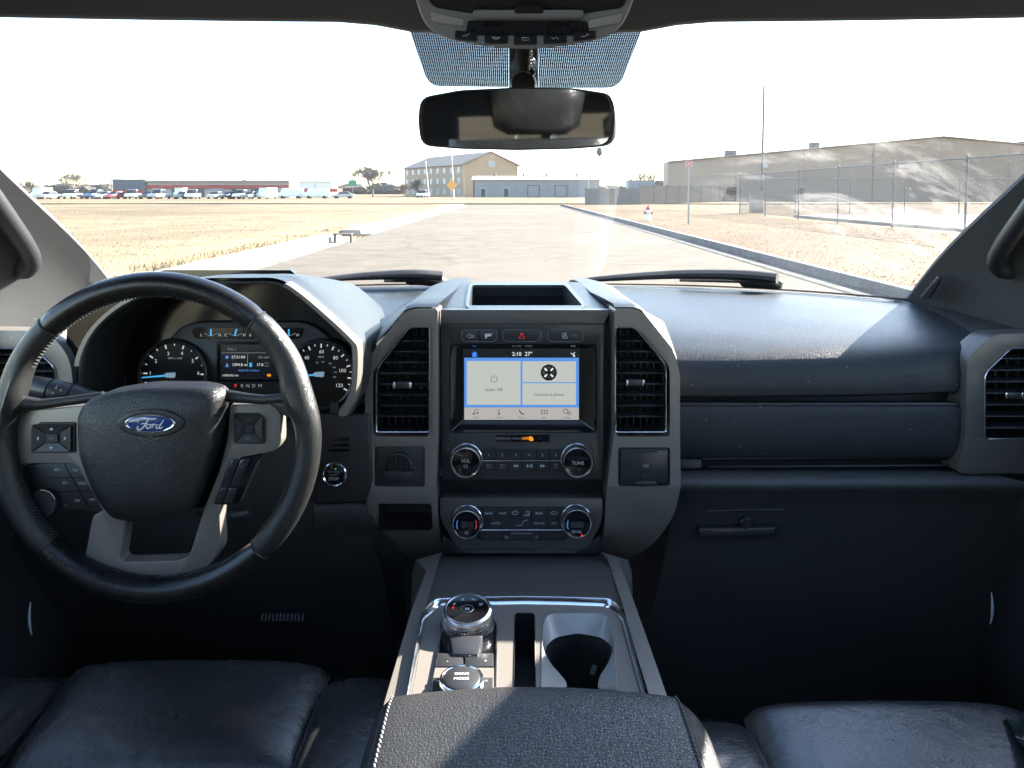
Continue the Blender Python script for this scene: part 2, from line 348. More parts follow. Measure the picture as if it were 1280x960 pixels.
b = B(); b.loops([[V((x, y, .014)) for x in (4.985, 5.395)] for y in (-30, 20, 50, 83)], close=False); tag(b.out('gutter', noise_mat('shaded_dirty_gutter', (.06, .058, .055), (.13, .125, .118), 2.0, bump=.1)), 'dark dirty gutter strip along the kerb with kerb shade in its colour', kind='structure')  # strip colour holds both dirt and the shadow cast by the kerb
# path beside the field (pale strip) and concrete yard behind the chain link fence
b = B(); b.prism([V((15.2, 22.5, .265)), V((40, 22.5, .265)), V((40, 41, .265)), V((15.2, 41, .265))], (0, 0, -.2)); tag(b.out('concrete_yard', CONC), 'pale concrete yard behind the chain link fence', kind='structure')

def blades(name, n, region, h, label, w=0.008, seed=1):
    rs = np.random.RandomState(seed); P = []; F = []
    x = np.empty(0); y = np.empty(0)
    while len(x) < n:
        u, v_ = region(rs, n); x = np.append(x, u); y = np.append(y, v_)
    x, y = x[:n], y[:n]; hh = h * (0.4 + 0.9 * rs.rand(n)); a = rs.rand(n) * 2 * np.pi; lx, ly = rs.randn(n) * 0.45 * hh, rs.randn(n) * 0.45 * hh
    z = np.array([gz(p, q) for p, q in zip(x, y)]) - 0.01
    ww = w * (0.6 + rs.rand(n)); dx, dy = np.cos(a) * ww, np.sin(a) * ww
    Vv = np.empty((n, 3, 3)); Vv[:, 0] = np.stack([x - dx, y - dy, z], 1); Vv[:, 1] = np.stack([x + dx, y + dy, z], 1); Vv[:, 2] = np.stack([x + lx, y + ly, z + hh], 1)
    me = bpy.data.meshes.new(name); me.vertices.add(3 * n); me.vertices.foreach_set('co', Vv.ravel()); me.loops.add(3 * n); me.loops.foreach_set('vertex_index', np.arange(3 * n))
    me.polygons.add(n); me.polygons.foreach_set('loop_start', np.arange(0, 3 * n, 3)); me.polygons.foreach_set('loop_total', np.full(n, 3)); me.update(); me.materials.append(BLADE)
    return tag(link(bpy.data.objects.new(name, me)), label, 'grass', kind='stuff')
def reg_r(rs, n):
    y = 11 + 45 * rs.rand(n) ** 1.6; x = 5.6 + 8.6 * rs.rand(n); return x, y
def reg_l(rs, n):
    y = 12 + 55 * rs.rand(n) ** 1.6; x = -6.2 - 34 * rs.rand(n) ** 1.3; k = ~((x > -7.65) & (y > 1e9)); return x[k], y[k]
def reg_e(rs, n):
    s = rs.rand(n) < 0.5; y = 13 + 16 * rs.rand(n) ** 1.3; x = np.where(s, -6.1 - .7 * rs.rand(n) ** 2, -4.9 - 0.5 * rs.rand(n)); k = np.array([noise.noise(V((0, q * 0.9, 3))) > -0.1 for q in y]); return x[k], y[k]
blades('lawn_grass', 30000, reg_r, 0.032, 'short tan dry grass between kerb and chain link fence', seed=2)
blades('field_grass', 36000, reg_l, 0.05, 'pale dry grass of the open field', seed=3)
blades('verge_grass', 2200, reg_e, 0.12, 'taller brown weeds along the field kerb', seed=4)

# ================================================================== fences, hydrant, signs, poles
GALV = mat('galvanised_steel', (0.11, 0.112, 0.115), 0.6, metal=0.1, var=0.15)
LAWN = 0.2
def bar(p, q, r, name, m, parent, n=10): return B().tube([p, q], r, n=n).out(name, m, parent)
FX = 14.3
fp = [9.5, 14.3, 19.2, 24.0, 28.6, 33.4, 38.0, 43.0, 47.8]
fence = thing('chain_link_fence', 'tall galvanised chain link fence along the lawn beside the concrete yard', 'fence', (FX, fp[0], LAWN))
for y in fp:
    p = bar((FX, y, 0.05), (FX, y, 2.62), 0.035, 'post', GALV, fence); 
    B().lathe([(0.045, 0), (0.045, .03), (0.02, .07), (0.0, .075)], Matrix.Translation((FX, y, 2.6)), 10).out('post_cap', GALV, fence)
bar((FX, fp[0], 2.56), (FX, fp[-1], 2.56), 0.024, 'top_rail', GALV, fence)
def chain(p0, p1, z0, z1, pitch, r, parent, m=GALV):
    p0, p1 = V(p0), V(p1); L = (p1 - p0).length; H = z1 - z0; dirv = (p1 - p0) / L; verts = []; faces = []
    side = V((-dirv.y, dirv.x, 0))
    for s in (1, -1):
        k = -H
        while k < L:
            a, c = k, k + H; ta = max(0, -a / H); tc_ = min(1, (L - a) / H)
            if tc_ > ta:
                A = p0 + dirv * (a + H * ta) + V((0, 0, z0 + (H * ta if s > 0 else H * (1 - ta)))) + side * 0.004 * s
                Cc = p0 + dirv * (a + H * tc_) + V((0, 0, z0 + (H * tc_ if s > 0 else H * (1 - tc_)))) + side * 0.004 * s
                t = (Cc - A).normalized(); u = side; w = t.cross(u); i0 = len(verts)
                for P in (A, Cc):
                    for q in range(3): verts.append(P + (u * math.cos(q * 2.094) + w * math.sin(q * 2.094)) * r)
                for q in range(3): faces.append((i0 + q, i0 + (q + 1) % 3, i0 + 3 + (q + 1) % 3, i0 + 3 + q))
            k += pitch
    me = bpy.data.meshes.new('wire_mesh'); me.from_pydata([tuple(v) for v in verts], [], faces); me.materials.append(m)
    o = link(bpy.data.objects.new('wire_mesh', me), parent); o['kind'] = 'stuff'; return o
chain((FX - .03, fp[0], 0), (FX - .03, fp[-1], 0), 0.22, 2.55, 0.085, 0.0036, fence)
# second run of chain link behind, turning away from the road
fence2 = thing('chain_link_fence', 'lower chain link fence run crossing behind the concrete yard', 'fence', (FX, 47.8, LAWN))
for i, x in enumerate(np.linspace(FX + 3, 44, 9)):
    bar((x, 46.5, 0.05), (x, 46.5, 2.3), 0.03, 'post', GALV, fence2)
bar((FX, 46.5, 2.27), (44, 46.5, 2.27), 0.022, 'top_rail', GALV, fence2)
chain((FX, 46.53, 0), (44, 46.53, 0), 0.2, 2.25, 0.12, 0.003, fence2)
# dark screened fence
SCREEN = mat('dark_privacy_screen', (0.03, 0.03, 0.032), 1.0, spec=0.03, var=0.25, var_scale=1.5)
SCREENL = mat('grey_privacy_slats', (0.13, 0.125, 0.12), 0.8, var=0.2, var_scale=2)
sf = thing('screened_fence', 'dark privacy screened yard fence beyond the hydrant', 'fence', (16, 84, 0))
SA, SB = V((13.7, 82, 0)), V((33, 112, 0)); sdv = (SB - SA) / 9; srot = Matrix.Rotation(math.atan2(sdv.y, sdv.x), 3, 'Z')
for i in range(9):
    c = SA + sdv * (i + .5); B().box((c.x, c.y, 1.2), (sdv.length - .05, .05, 2.05), srot).out('screen_panel', SCREEN, sf)
    c = SA + sdv * i; B().box((c.x, c.y, 1.25), (.09, .09, 2.3)).out('post', GALV, sf)
gf = thing('slatted_fence', 'grey slatted fence with a dark gate gap next to the low blue building', 'fence', (7, 86, 0))
for i, (x0, x1, mm) in enumerate(((7.9, 9.2, SCREENL), (9.25, 10.4, SCREENL), (10.45, 11.0, SCREEN), (11.05, 12.6, SCREENL), (12.65, 13.6, SCREENL))):
    B().box(((x0 + x1) / 2, 82, 1.0), (x1 - x0, .06, 1.75)).out('fence_panel', mm, gf)
    B().box((x0 - .03, 82, 1.05), (.07, .09, 1.9)).out('post', GALV, gf)
box_ = thing('storage_container', 'blue grey storage container standing behind the screened fence', 'container', (14.6, 86, 0))
BLG = mat('blue_grey_metal_siding', (0.25, 0.255, 0.262), 0.6, bump=('noise', 40, 0.1, 0.01), var=0.08)
B().box((14.6, 87, 1.45), (2.9, 2.4, 2.6)).bevel(.03).out('wall', BLG, box_)
for k in range(9): B().box((13.3 + k * .32, 85.77, 1.45), (.1, .05, 2.4)).out('rib', BLG, box_)
B().box((14.6, 87, 2.79), (3.0, 2.5, .06)).out('roof', GALV, box_)

# hydrant
WHITE = mat('white_paint', (0.72, 0.71, 0.68), 0.5, var=0.08); REDP = mat('red_paint', (0.45, 0.05, 0.04), 0.45, var=0.1)
hx, hy, hz = 6.35, 35.5, 0.15
hy_ = thing('fire_hydrant', 'white fire hydrant with red bonnet on the lawn near the kerb', 'fire hydrant', (hx, hy, hz))
M0 = Matrix.Translation((hx, hy, hz))
B().lathe([(.16, 0), (.16, .03), (.11, .05), (.10, .40), (.13, .42), (.13, .46), (.11, .48), (.11, .52)], M0, 20).out('barrel', WHITE, hy_)
B().lathe([(.135, .52), (.135, .55), (.12, .60), (.08, .66), (.03, .69), (.03, .73), (0.0, .735)], M0, 20).out('bonnet', REDP, hy_)
for dx, dy, r in ((-1, 0, .055), (1, 0, .055), (0, -1, .07)):
    q = V((dx, dy, 0)).to_track_quat('Z', 'Y').to_matrix().to_4x4()
    B().lathe([(r, .08), (r, .15), (r * 1.25, .15), (r * 1.25, .19), (r * .5, .19), (r * .5, .22), (0, .22)], Matrix.Translation((hx, hy, hz + .38)) @ q, 14).out('outlet', REDP if dy == 0 else WHITE, hy_)

POLEG = mat('sign_post_steel', (0.33, 0.32, 0.30), 0.6, metal=0.4)
def sign(loc, h, poly, m, lab, cat='sign', mback=None, txt=None, sub=None):
    t = thing('street_sign', lab, cat, loc)
    B().box((loc[0], loc[1], loc[2] + h / 2), (.07, .045, h)).out('post', POLEG, t)
    pts = [V((loc[0] + x, loc[1] - .035, loc[2] + z)) for x, z in poly]
    B().prism(pts, (0, .006, 0)).out('panel', m, t)
    return t
PINK = mat('faded_sign_face', (0.55, 0.30, 0.27), 0.5); ORNG = mat('amber_sign_face', (0.62, 0.30, 0.06), 0.5); GRN = mat('green_sign_face', (0.02, 0.22, 0.13), 0.5)
s1 = sign((7.25, 31.3, 0.16), 2.62, [(-.16, 2.38), (.16, 2.38), (.16, 2.62), (-.16, 2.62)], PINK, 'slim post with small red and white parking sign on the lawn')
B().ring([V((7.25 + .095 * math.cos(a), 31.26, 2.66 + .095 * math.sin(a))) for a in np.linspace(0, 2 * math.pi, 25)[:-1]], [V((7.25 + .07 * math.cos(a), 31.26, 2.66 + .07 * math.sin(a))) for a in np.linspace(0, 2 * math.pi, 25)[:-1]]).out('red_ring', REDP, s1)
s2 = sign((-8.7, 110, 0.1), 3.3, [(0, 1.5), (.78, 2.4), (0, 3.3), (-.78, 2.4)], ORNG, 'amber diamond warning sign at the end of the road')
s3 = sign((-45, 215, 0.0), 5.2, [(-1.2, 3.2), (1.2, 3.2), (1.2, 4.8), (-1.2, 4.8)], GRN, 'green direction sign far off beside the bare tree')

WOOD = mat('weathered_pole_wood', (0.20, 0.17, 0.14), 0.9, var=0.2, var_scale=3); DGREEN = mat('dark_green_pole', (0.045, 0.075, 0.07), 0.5)
def pole(x, y, h, r, m, lab, lean=0.0, arm=None, lamp=None):
    t = thing('utility_pole', lab, 'pole', (x, y, 0))
    B().tube([(x, y, 0), (x + lean * h, y, h)], [r, r * .65], n=10).out('shaft', m, t)
    if arm: B().box((x + lean * h * .93, y, h * .93), (arm, .1, .12)).out('crossarm', m, t)
    if lamp: B().lathe([(.05, -.3), (.35, 0), (.33, .5), (.18, .72), (0, .75)], Matrix.Translation((x + lean * h, y, h - .2)), 14).out('lamp_head', RUBBER, t)
    return t
pole(20.0, 61, 10.0, .12, DGREEN, 'tall dark green pole standing in front of the long brown building')
pole(9.9, 86.5, 6.0, .07, GALV, 'light pole with dark lamp head next to the screened fence', lamp=True)
pole(-11.4, 150, 9.5, .10, WHITE, 'slender pale pole in front of the corner of the three storey building', lean=-.05)
pole(-16.3, 150, 7.6, .10, WHITE, 'shorter pale leaning pole beside the white pickup', lean=-.09)
pole(-92, 175, 9, .13, WOOD, 'wooden utility pole with crossarm amid the parked cars', arm=2.2)
pole(-46, 178, 8, .12, WOOD, 'wooden utility pole with crossarm at the end of the red roofed store', arm=2.0)
pole(31.6, 150, 9.3, .10, WOOD, 'thin wooden pole rising just behind the brown building corner', arm=1.2)

# drain inlet by the field kerb
dr = thing('drain_grate', 'rusty steel drain grate frame standing in the gap of the field kerb', 'drain', (-5.3, 22.5, 0))
RUST = mat('rusty_steel', (0.10, 0.07, 0.05), 0.8, var=0.3, var_scale=8)
for dx in (-.24, .24): B().box((-5.05 + dx, 22.6, .12), (.06, .10, .26)).out('support', RUST, dr)
B().box((-5.05, 22.6, .255), (.56, .34, .035)).bevel(.008).out('cover', RUST, dr)

# utility cabinet beyond fence
cb = thing('utility_cabinet', 'tan utility cabinet standing behind the fence corner', 'cabinet', (15.4, 47.5, .2))
TANP = mat('tan_enamel', (0.33, 0.28, 0.21), 0.6, var=0.1)
B().box((15.4, 48.0, .85), (.75, .5, 1.3)).bevel(.02).out('housing', TANP, cb); B().box((15.4, 48.0, 1.53), (.83, .58, .06)).bevel(.01).out('lid', TANP, cb); B().box((15.6, 47.74, .85), (.03, .03, .14)).out('handle', GALV, cb)

# ================================================================== buildings
def wall_quad(p, q, z0, z1, m, name, parent, th=0.25, inward=None):
    p, q = V(p), V(q); t = (q - p).normalized(); nrm = V((-t.y, t.x, 0)) * th if inward is None else V(inward) * th
    return B().prism([p + V((0, 0, z0)), q + V((0, 0, z0)), q + V((0, 0, z1)), p + V((0, 0, z1))], nrm).out(name, m, parent)
def window_on(p, q, u, z, w, h, parent, glass, frame, name='window', proud=0.06):
    p, q = V(p), V(q); t = (q - p).normalized(); nrm = V((t.y, -t.x, 0)); c = p + t * u + nrm * proud
    quad = lambda ww, hh, off: [c + nrm * off + t * sx * ww / 2 + V((0, 0, z + sz * hh / 2)) for sx, sz in ((-1, -1), (1, -1), (1, 1), (-1, 1))]
    o = B().prism(quad(w, h, 0), -nrm * .08).out(name, frame, parent)
    B().prism(quad(w * .84, h * .86, .02), -nrm * .03).out('pane', glass, o); return o
GLASSF = mat('far_window_glass', (0.30, 0.35, 0.40), 0.15); FRAMEW = mat('window_frame_paint', (0.5, 0.5, 0.48), 0.5)
BEIGE = mat('beige_stucco', (0.40, 0.30, 0.20), 0.9, var=0.06, var_scale=.4); BEIGED = mat('tan_stucco', (0.32, 0.25, 0.185), 0.9, var=0.06, var_scale=.4)
ROOFG = mat('grey_shingle_roof', (0.15, 0.135, 0.125), 0.9, var=0.12, var_scale=.8)
# three storey beige building
K0, K1, K2 = V((-14, 215, 0)), V((-35.5, 252, 0)), V((1.7, 224, 0)); K3 = K1 + K2 - K0
tb = thing('apartment_building', 'three storey beige building with grey gabled roof beyond the road end', 'building', (K0.x, K0.y, 0))
EH, AH = 9.4, 12.9; gm = (K0 + K2) / 2; gm2 = (K1 + K3) / 2
wall_quad(K1, K0, -.1, EH, BEIGED, 'side_wall', tb)
B().prism([K0 + V((0, 0, -.1)), K2 + V((0, 0, -.1)), K2 + V((0, 0, EH)), gm + V((0, 0, AH)), K0 + V((0, 0, EH))], (K1 - K0).normalized() * .3).out('gable_wall', BEIGE, tb)
B().prism([K1 + V((0, 0, -.1)), K3 + V((0, 0, -.1)), K3 + V((0, 0, EH)), gm2 + V((0, 0, AH)), K1 + V((0, 0, EH))], -(K1 - K0).normalized() * .3).out('gable_wall', BEIGE, tb)
wall_quad(K2, K3, -.1, EH, BEIGED, 'side_wall', tb)
ov = (K0 - K1).normalized() * .7; sd = (K0 - K2).normalized() * .6
for c0, c1, s_ in ((K0, K1, 1), (K2, K3, -1)):
    B().prism([c0 + ov + sd * s_ + V((0, 0, EH - .15)), gm + ov + V((0, 0, AH + .25)), gm2 - ov + V((0, 0, AH + .25)), c1 - ov + sd * s_ + V((0, 0, EH - .15))], (0, 0, -.22)).out('roof_slope', ROOFG, tb)
L = (K0 - K1).length
for z in (1.6, 4.7, 7.8):
    for k in range(9): window_on(K1, K0, 2.4 + k * (L - 4.8) / 8, z, 1.5, 1.5, tb, GLASSF, FRAMEW)
window_on(K0, K2, 9.4, 9.6, 2.0, 1.6, tb, GLASSF, FRAMEW); window_on(K0, K2, 5.2, 1.4, 1.2, 2.4, tb, GLASSF, FRAMEW, name='door')
# low blue-grey building
lb = thing('workshop', 'low blue grey metal workshop with white eave at the road end', 'building', (6, 195, 0))
x0, x1 = -9.9, 22.5
wall_quad((x0, 195, 0), (x1, 195, 0), -.1, 4.6, BLG, 'front_wall', lb); wall_quad((x0, 206, 0), (x0, 195, 0), -.1, 4.6, BLG, 'end_wall', lb); wall_quad((x1, 195, 0), (x1, 206, 0), -.1, 4.6, BLG, 'end_wall', lb)
B().prism([V((x0 - .4, 194.5, 4.6)), V((x1 + .4, 194.5, 4.6)), V((x1 + .4, 201, 5.5)), V((x0 - .4, 201, 5.5))], (0, 0, .18)).out('roof', WHITE, lb)
for k in range(1, 12): B().box((x0 + k * (x1 - x0) / 12, 194.97, 2.2), (.12, .08, 4.4)).out('siding_seam', BLG, lb)
DARKD = mat('dark_grey_door', (0.06, 0.06, 0.065), 0.6)
for x in (-4.5, 3.0, 9.0, 17.0): B().lathe([(.28, 0), (.28, .7), (.42, .72), (.42, .95), (0, 1.0)], Matrix.Translation((x, 199.5, 5.3)), 12).out('roof_vent', GALV, lb)
B().box((19.6, 194.8, 2.3), (.16, .16, 4.5)).out('downpipe', WHITE, lb)
for x in (-7.4, -1.5): window_on((x0, 195, 0), (x1, 195, 0), x - x0, 1.3, 1.4, 2.5, lb, DARKD, FRAMEW, name='door')
for x in (5.5, 12.5): window_on((x0, 195, 0), (x1, 195, 0), x - x0, 1.7, 3.2, 3.2, lb, BLG, GALV, name='roller_door')
# long brown metal building on the right
rb = thing('warehouse', 'long brown metal warehouse with low gable behind the chain link fence', 'building', (64, 115, 0))
BRN = mat('brown_metal_siding', (0.34, 0.25, 0.18), 0.7, bump=('noise', 30, 0.1, 0.01), var=0.07, var_scale=.5)
Q0, Q2 = V((23.5, 115, 0)), V((106, 115, 0)); Q1, Q3 = V((24.6, 124, 0)), V((106, 124, 0)); H, HA = 5.98, 9.75
gq, gq2 = V((64.6, 115, 0)), V((64.6, 124, 0))
for c, c2, g_, inw in ((Q0, Q2, gq, 1), (Q1, Q3, gq2, -1)):
    B().prism([c + V((0, 0, -.1)), c2 + V((0, 0, -.1)), c2 + V((0, 0, H)), g_ + V((0, 0, HA)), c + V((0, 0, H))], (0, .3 * inw, 0)).out('gable_wall', BRN, rb)
wall_quad(Q1, Q0, -.1, H, BRN, 'side_wall', rb); wall_quad(Q2, Q3, -.1, H, BRN, 'side_wall', rb)
TANR = mat('tan_metal_roof', (0.26, 0.22, 0.18), 0.6)
for c0, c1 in ((Q0, Q1), (Q2, Q3)):
    B().prism([c0 + V((0, -.5, H)), gq + V((0, -.5, HA)), gq2 + V((0, .5, HA)), c1 + V((0, .5, H))], (0, 0, .16)).out('roof_slope', TANR, rb)
BRG = mat('brown_gutter', (0.16, 0.12, 0.09), .6)
for c in (Q0, Q2): B().tube([c + V((0, -.12, H + .02)), gq + V((0, -.12, HA + .02))], .12, n=6).out('fascia', BRG, rb)
for k in (1, 2, 3, 4, 5, 6, 7):
    x = 23.5 + 10.3 * k; zt_ = H + (HA - H) * (1 - abs(x - 64.6) / 41.1); B().box((x, 114.97, zt_ / 2), (.16, .08, zt_ - .1)).out('siding_seam', BRG if k == 3 else BRN, rb)
window_on(Q0, Q2, 72, 1.7, 3.6, 3.4, rb, mat('light_roller_door', (.45, .44, .42), .6), GALV, name='roller_door'); window_on(Q0, Q2, 20, 1.2, 1.2, 2.3, rb, DARKD, FRAMEW, name='door')
for x in (38, 58.5): B().box((x, 114.7, 5.4), (.7, .5, .5)).out('wall_lamp', FRAMEW, rb)
for x, w_ in ((34, 1.6), (47, 1.2), (80, 1.8)): B().box((x, 119, H + (HA - H) * (1 - abs(x - 64.6) / 41.1) + .55), (w_, 1.4, 1.0)).bevel(.05).out('roof_unit', GALV, rb)
# long store on the left
st = thing('store_building', 'long low store with blue end, red band and garage doors across the field', 'building', (-80, 190, 0))
NAVY = mat('navy_siding', (0.10, 0.115, 0.145), 0.7, var=.1); GREYW = mat('pale_grey_wall', (0.36, 0.35, 0.33), 0.8, var=.08); REDB = mat('red_band_paint', (0.33, 0.06, 0.045), 0.7, var=.12)
B().box((-96, 196, 2.3), (8.2, 10, 4.8)).out('end_block', NAVY, st)
B().box((-74, 196, 2.0), (36, 9, 4.2)).out('wall', GREYW, st)
B().box((-74, 191.35, 2.75), (35.9, .2, 1.0)).out('red_band', REDB, st); B().box((-74, 191.2, 4.2), (36.4, 1.2, .3)).out('roof_edge', mat('eave_grey', (.25, .25, .26), .7), st)
B().box((-96, 190.9, 1.2), (7.6, .2, 1.6)).out('shopfront', REDB, st)
for k in range(7): B().box((-89 + k * 5.0, 191.3, 1.25), (3.0, .16, 2.4)).out('garage_door', DARKD if k % 3 else BLG, st)
sb = thing('canopy_building', 'low red canopy over white trailers at the field edge', 'building', (-48, 185, 0))
B().box((-49, 188, 1.9), (13, 6, .9)).out('canopy', REDB, sb)
for k in range(5): B().box((-54.6 + k * 2.8, 185.6, .75), (.2, .2, 1.5)).out('post', GALV, sb)
fb = thing('shed_building', 'white shed roofs far behind the red canopy', 'building', (-62, 230, 0))
B().box((-64, 232, 2.2), (20, 8, 4.6)).out('wall', WHITE, fb); B().prism([V((-74.4, 227.6, 4.5)), V((-53.6, 227.6, 4.5)), V((-53.6, 232, 6.0)), V((-74.4, 232, 6.0))], (0, 0, .15)).out('roof', GREYW, fb)

# ================================================================== parked vehicles across the field
TIRE = mat('tyre_rubber', (0.02, 0.02, 0.02), .9); VGLASS = mat('vehicle_glass', (0.03, 0.035, 0.04), .1)
CARC = {'white': (.70, .70, .68), 'silver': (.40, .41, .42), 'black': (.02, .02, .022), 'blue': (.04, .08, .2), 'red': (.35, .03, .03), 'grey': (.14, .15, .16)}
def vehicle(x, y, rz, color, kind, label, name):
    pm = mat('car_paint_' + color, CARC[color], .25, coat=.6)
    t = thing(name, label, kind, (x, y, 0), 'vehicles parked across the field')
    M = Matrix.Translation((x, y, 0.12)) @ Matrix.Rotation(rz, 4, 'Z')
    L, W_, = (5.3, 1.95) if kind != 'car' else (4.6, 1.8)
    if kind == 'car': body = [(-2.3, .35), (-2.25, .8), (-1.2, .95), (2.0, .98), (2.3, .85), (2.3, .35)]; cab = [(-1.25, .93), (-.5, 1.42), (1.0, 1.45), (1.85, .95)]
    elif kind == 'pickup': body = [(-2.65, .45), (-2.6, 1.0), (-1.3, 1.1), (2.65, 1.12), (2.65, .45)]; cab = [(-1.4, 1.08), (-.75, 1.8), (.75, 1.83), (.95, 1.1)]
    else: body = [(-2.6, .35), (-2.55, 1.2), (-2.0, 1.3), (2.6, 1.3), (2.6, .35)]; cab = [(-2.05, 1.28), (-1.6, 2.15), (2.55, 2.2), (2.58, 1.28)]
    B().prism([M @ V((u, -W_ / 2, z)) for u, z in body], M.to_3x3() @ V((0, W_, 0))).bevel(.06, 2).out('body', pm, t)
    B().prism([M @ V((u, -W_ / 2 + .12, z)) for u, z in cab], M.to_3x3() @ V((0, W_ - .24, 0))).bevel(.05, 2).out('cabin', pm if kind == 'van' else VGLASS, t)
    rf = [(u, z) for u, z in cab if z > 1.35]; B().box(M @ V(((rf[0][0] + rf[1][0]) / 2, 0, rf[0][1] + .03)), (rf[1][0] - rf[0][0] + .1, W_ - .3, .06), M.to_3x3()).bevel(.02).out('roof_panel', pm, t)
    for u in (-L * .3, L * .3):
        for s in (-1, 1):
            B().lathe([(.0, -.1), (.33, -.1), (.36, -.06), (.36, .06), (.33, .1), (.0, .1)], M @ Matrix.Translation((u, s * (W_ / 2 - .06), .24)) @ Matrix.Rotation(math.pi / 2, 4, 'X'), 14, cap=False).out('wheel', TIRE, t)
ordn = ['first', 'second', 'third', 'fourth', 'fifth', 'sixth', 'seventh', 'eighth', 'ninth', 'tenth', 'eleventh', 'twelfth', 'thirteenth', 'fourteenth', 'fifteenth', 'sixteenth', 'seventeenth', 'eighteenth', 'nineteenth', 'twentieth']
rsv = random.Random(11)
colr = ['white', 'grey', 'white', 'silver', 'white', 'black', 'blue', 'white', 'red', 'white', 'black', 'silver', 'white', 'grey', 'white', 'silver', 'black', 'white', 'grey', 'white']
kinds = ['pickup', 'car', 'van', 'car', 'pickup', 'car', 'pickup', 'car', 'car', 'pickup', 'car', 'pickup', 'van', 'car', 'pickup', 'car', 'car', 'pickup', 'car', 'van']
for i in range(20):
    x = -97 + i * 2.55 + rsv.uniform(-.3, .3); y = 149 + rsv.uniform(-3, 3)
    vehicle(x, y, math.pi / 2 + rsv.uniform(-.35, .35), colr[i], kinds[i], f'{colr[i]} {kinds[i]} parked across the field, {ordn[i]} along the row from the windshield pillar', 'parked_' + kinds[i])
for i, (x, c, k) in enumerate(((-46.5, 'white', 'van'), (-41, 'white', 'van'), (-35.5, 'silver', 'car'))):
    vehicle(x, 160, .1, c, k, ['white van seen side on under the red canopy', 'white van seen side on just past the red canopy', 'silver car seen side on near the green direction sign'][i], 'parked_' + k)
vehicle(-21.6, 185, 1.4, 'white', 'pickup', 'white pickup parked in front of the three storey building', 'parked_pickup')

# ================================================================== bare trees
BARK = mat('bare_tree_bark', (0.16, 0.135, 0.115), .95, var=.2, var_scale=2)
def tree(x, y, h, spread, lab, seed, levels=5, cat='tree'):
    rs = random.Random(seed); t = thing('bare_tree', lab, cat, (x, y, 0), 'bare winter trees')
    tr, tw = B(), B()
    def grow(p, d, l, r, lev):
        r = max(r, .036)
        q = p + d * l; mid = p + d * l * .5 + V((rs.uniform(-1, 1), rs.uniform(-1, 1), 0)) * l * .05
        (tr if lev < 2 else tw).tube([p, mid, q], [r, r * .85, r * .7], n=6 if lev < 3 else 3, caps=False)
        if lev >= levels: return
        for k in range(rs.choice((3, 3, 4)) if lev else 6):
            ax = V((rs.uniform(-1, 1), rs.uniform(-1, 1), rs.uniform(-.25, .7))).normalized()
            nd_ = (d * (.9 if lev else .75) + ax * spread).normalized()
            if nd_.z < -0.1: nd_.z = .1; nd_.normalize()
            grow(p + d * l * rs.uniform(.55, 1.0), nd_, l * (rs.uniform(.85, 1.15) if lev == 0 else rs.uniform(.62, .85)), r * .55, lev + 1)
    grow(V((x, y, -.1)), V((rs.uniform(-.05, .05), rs.uniform(-.05, .05), 1)), h * .20, h * .020, 0)
    tr.out('trunk', BARK, t); tw.out('crown', BARK, t)
tree(-36.5, 200, 13.5, .85, 'round bare tree standing alone beside the three storey building', 3, 6)
tree(-29, 203, 7.5, .9, 'low bare bush tree between round tree and three storey building', 5, 5)
tree(-27.5, 225, 8.5, .8, 'small bare tree against the side wall of the three storey building', 8, 5)
tree(5.0, 255, 11, .8, 'bare tree peeking out behind the blue grey workshop', 9, 5)
tree(37, 215, 12, .8, 'bare tree behind the storage container and warehouse corner', 10, 5)
for i, (x, hh) in enumerate(((-152, 9), (-141, 8), (-131, 12), (-122, 9), (-113, 7))):
    tree(x, 215 + 6 * i, hh, .85, ['dark bare tree nearest the windshield pillar across the field', 'short bare tree second from the windshield pillar', 'tallest bare tree in the row behind the parked vehicles', 'bare tree just past the tallest one behind the parked vehicles', 'lowest bare tree next to the navy end of the store'][i], 20 + i, 5)
b = B()
rs = random.Random(5)
for k in range(260):
    x = rs.uniform(-420, 330); y = rs.uniform(420, 520); r = rs.uniform(3, 6)
    M = Matrix.Translation((x, y, r * .5)) @ Matrix.Diagonal((rs.uniform(1.2, 2.2), 1, rs.uniform(.55, .9), 1)); bmesh.ops.create_icosphere(b.bm, subdivisions=2, radius=r, matrix=M)
for v_ in b.bm.verts: v_.co += V((noise.noise(v_.co * .5), noise.noise(v_.co * .5 + V((9, 0, 0))), noise.noise(v_.co * .5 + V((0, 9, 0))))) * 1.6
tag(b.out('tree_line', noise_mat('far_winter_wood', (.07, .06, .05), (.16, .14, .115), .6, bump=.6), smooth=0), 'far off brown winter wood along the horizon', 'wood', kind='stuff')
# ================================================================== CAR: body shell, glass, pillars, headliner
car = thing('car_body', 'dark cabin shell of the car with windshield, pillars, doors and headliner', 'car', (0, 0, .5))
def mir(p, s): return V((p[0] * s, p[1], p[2]))
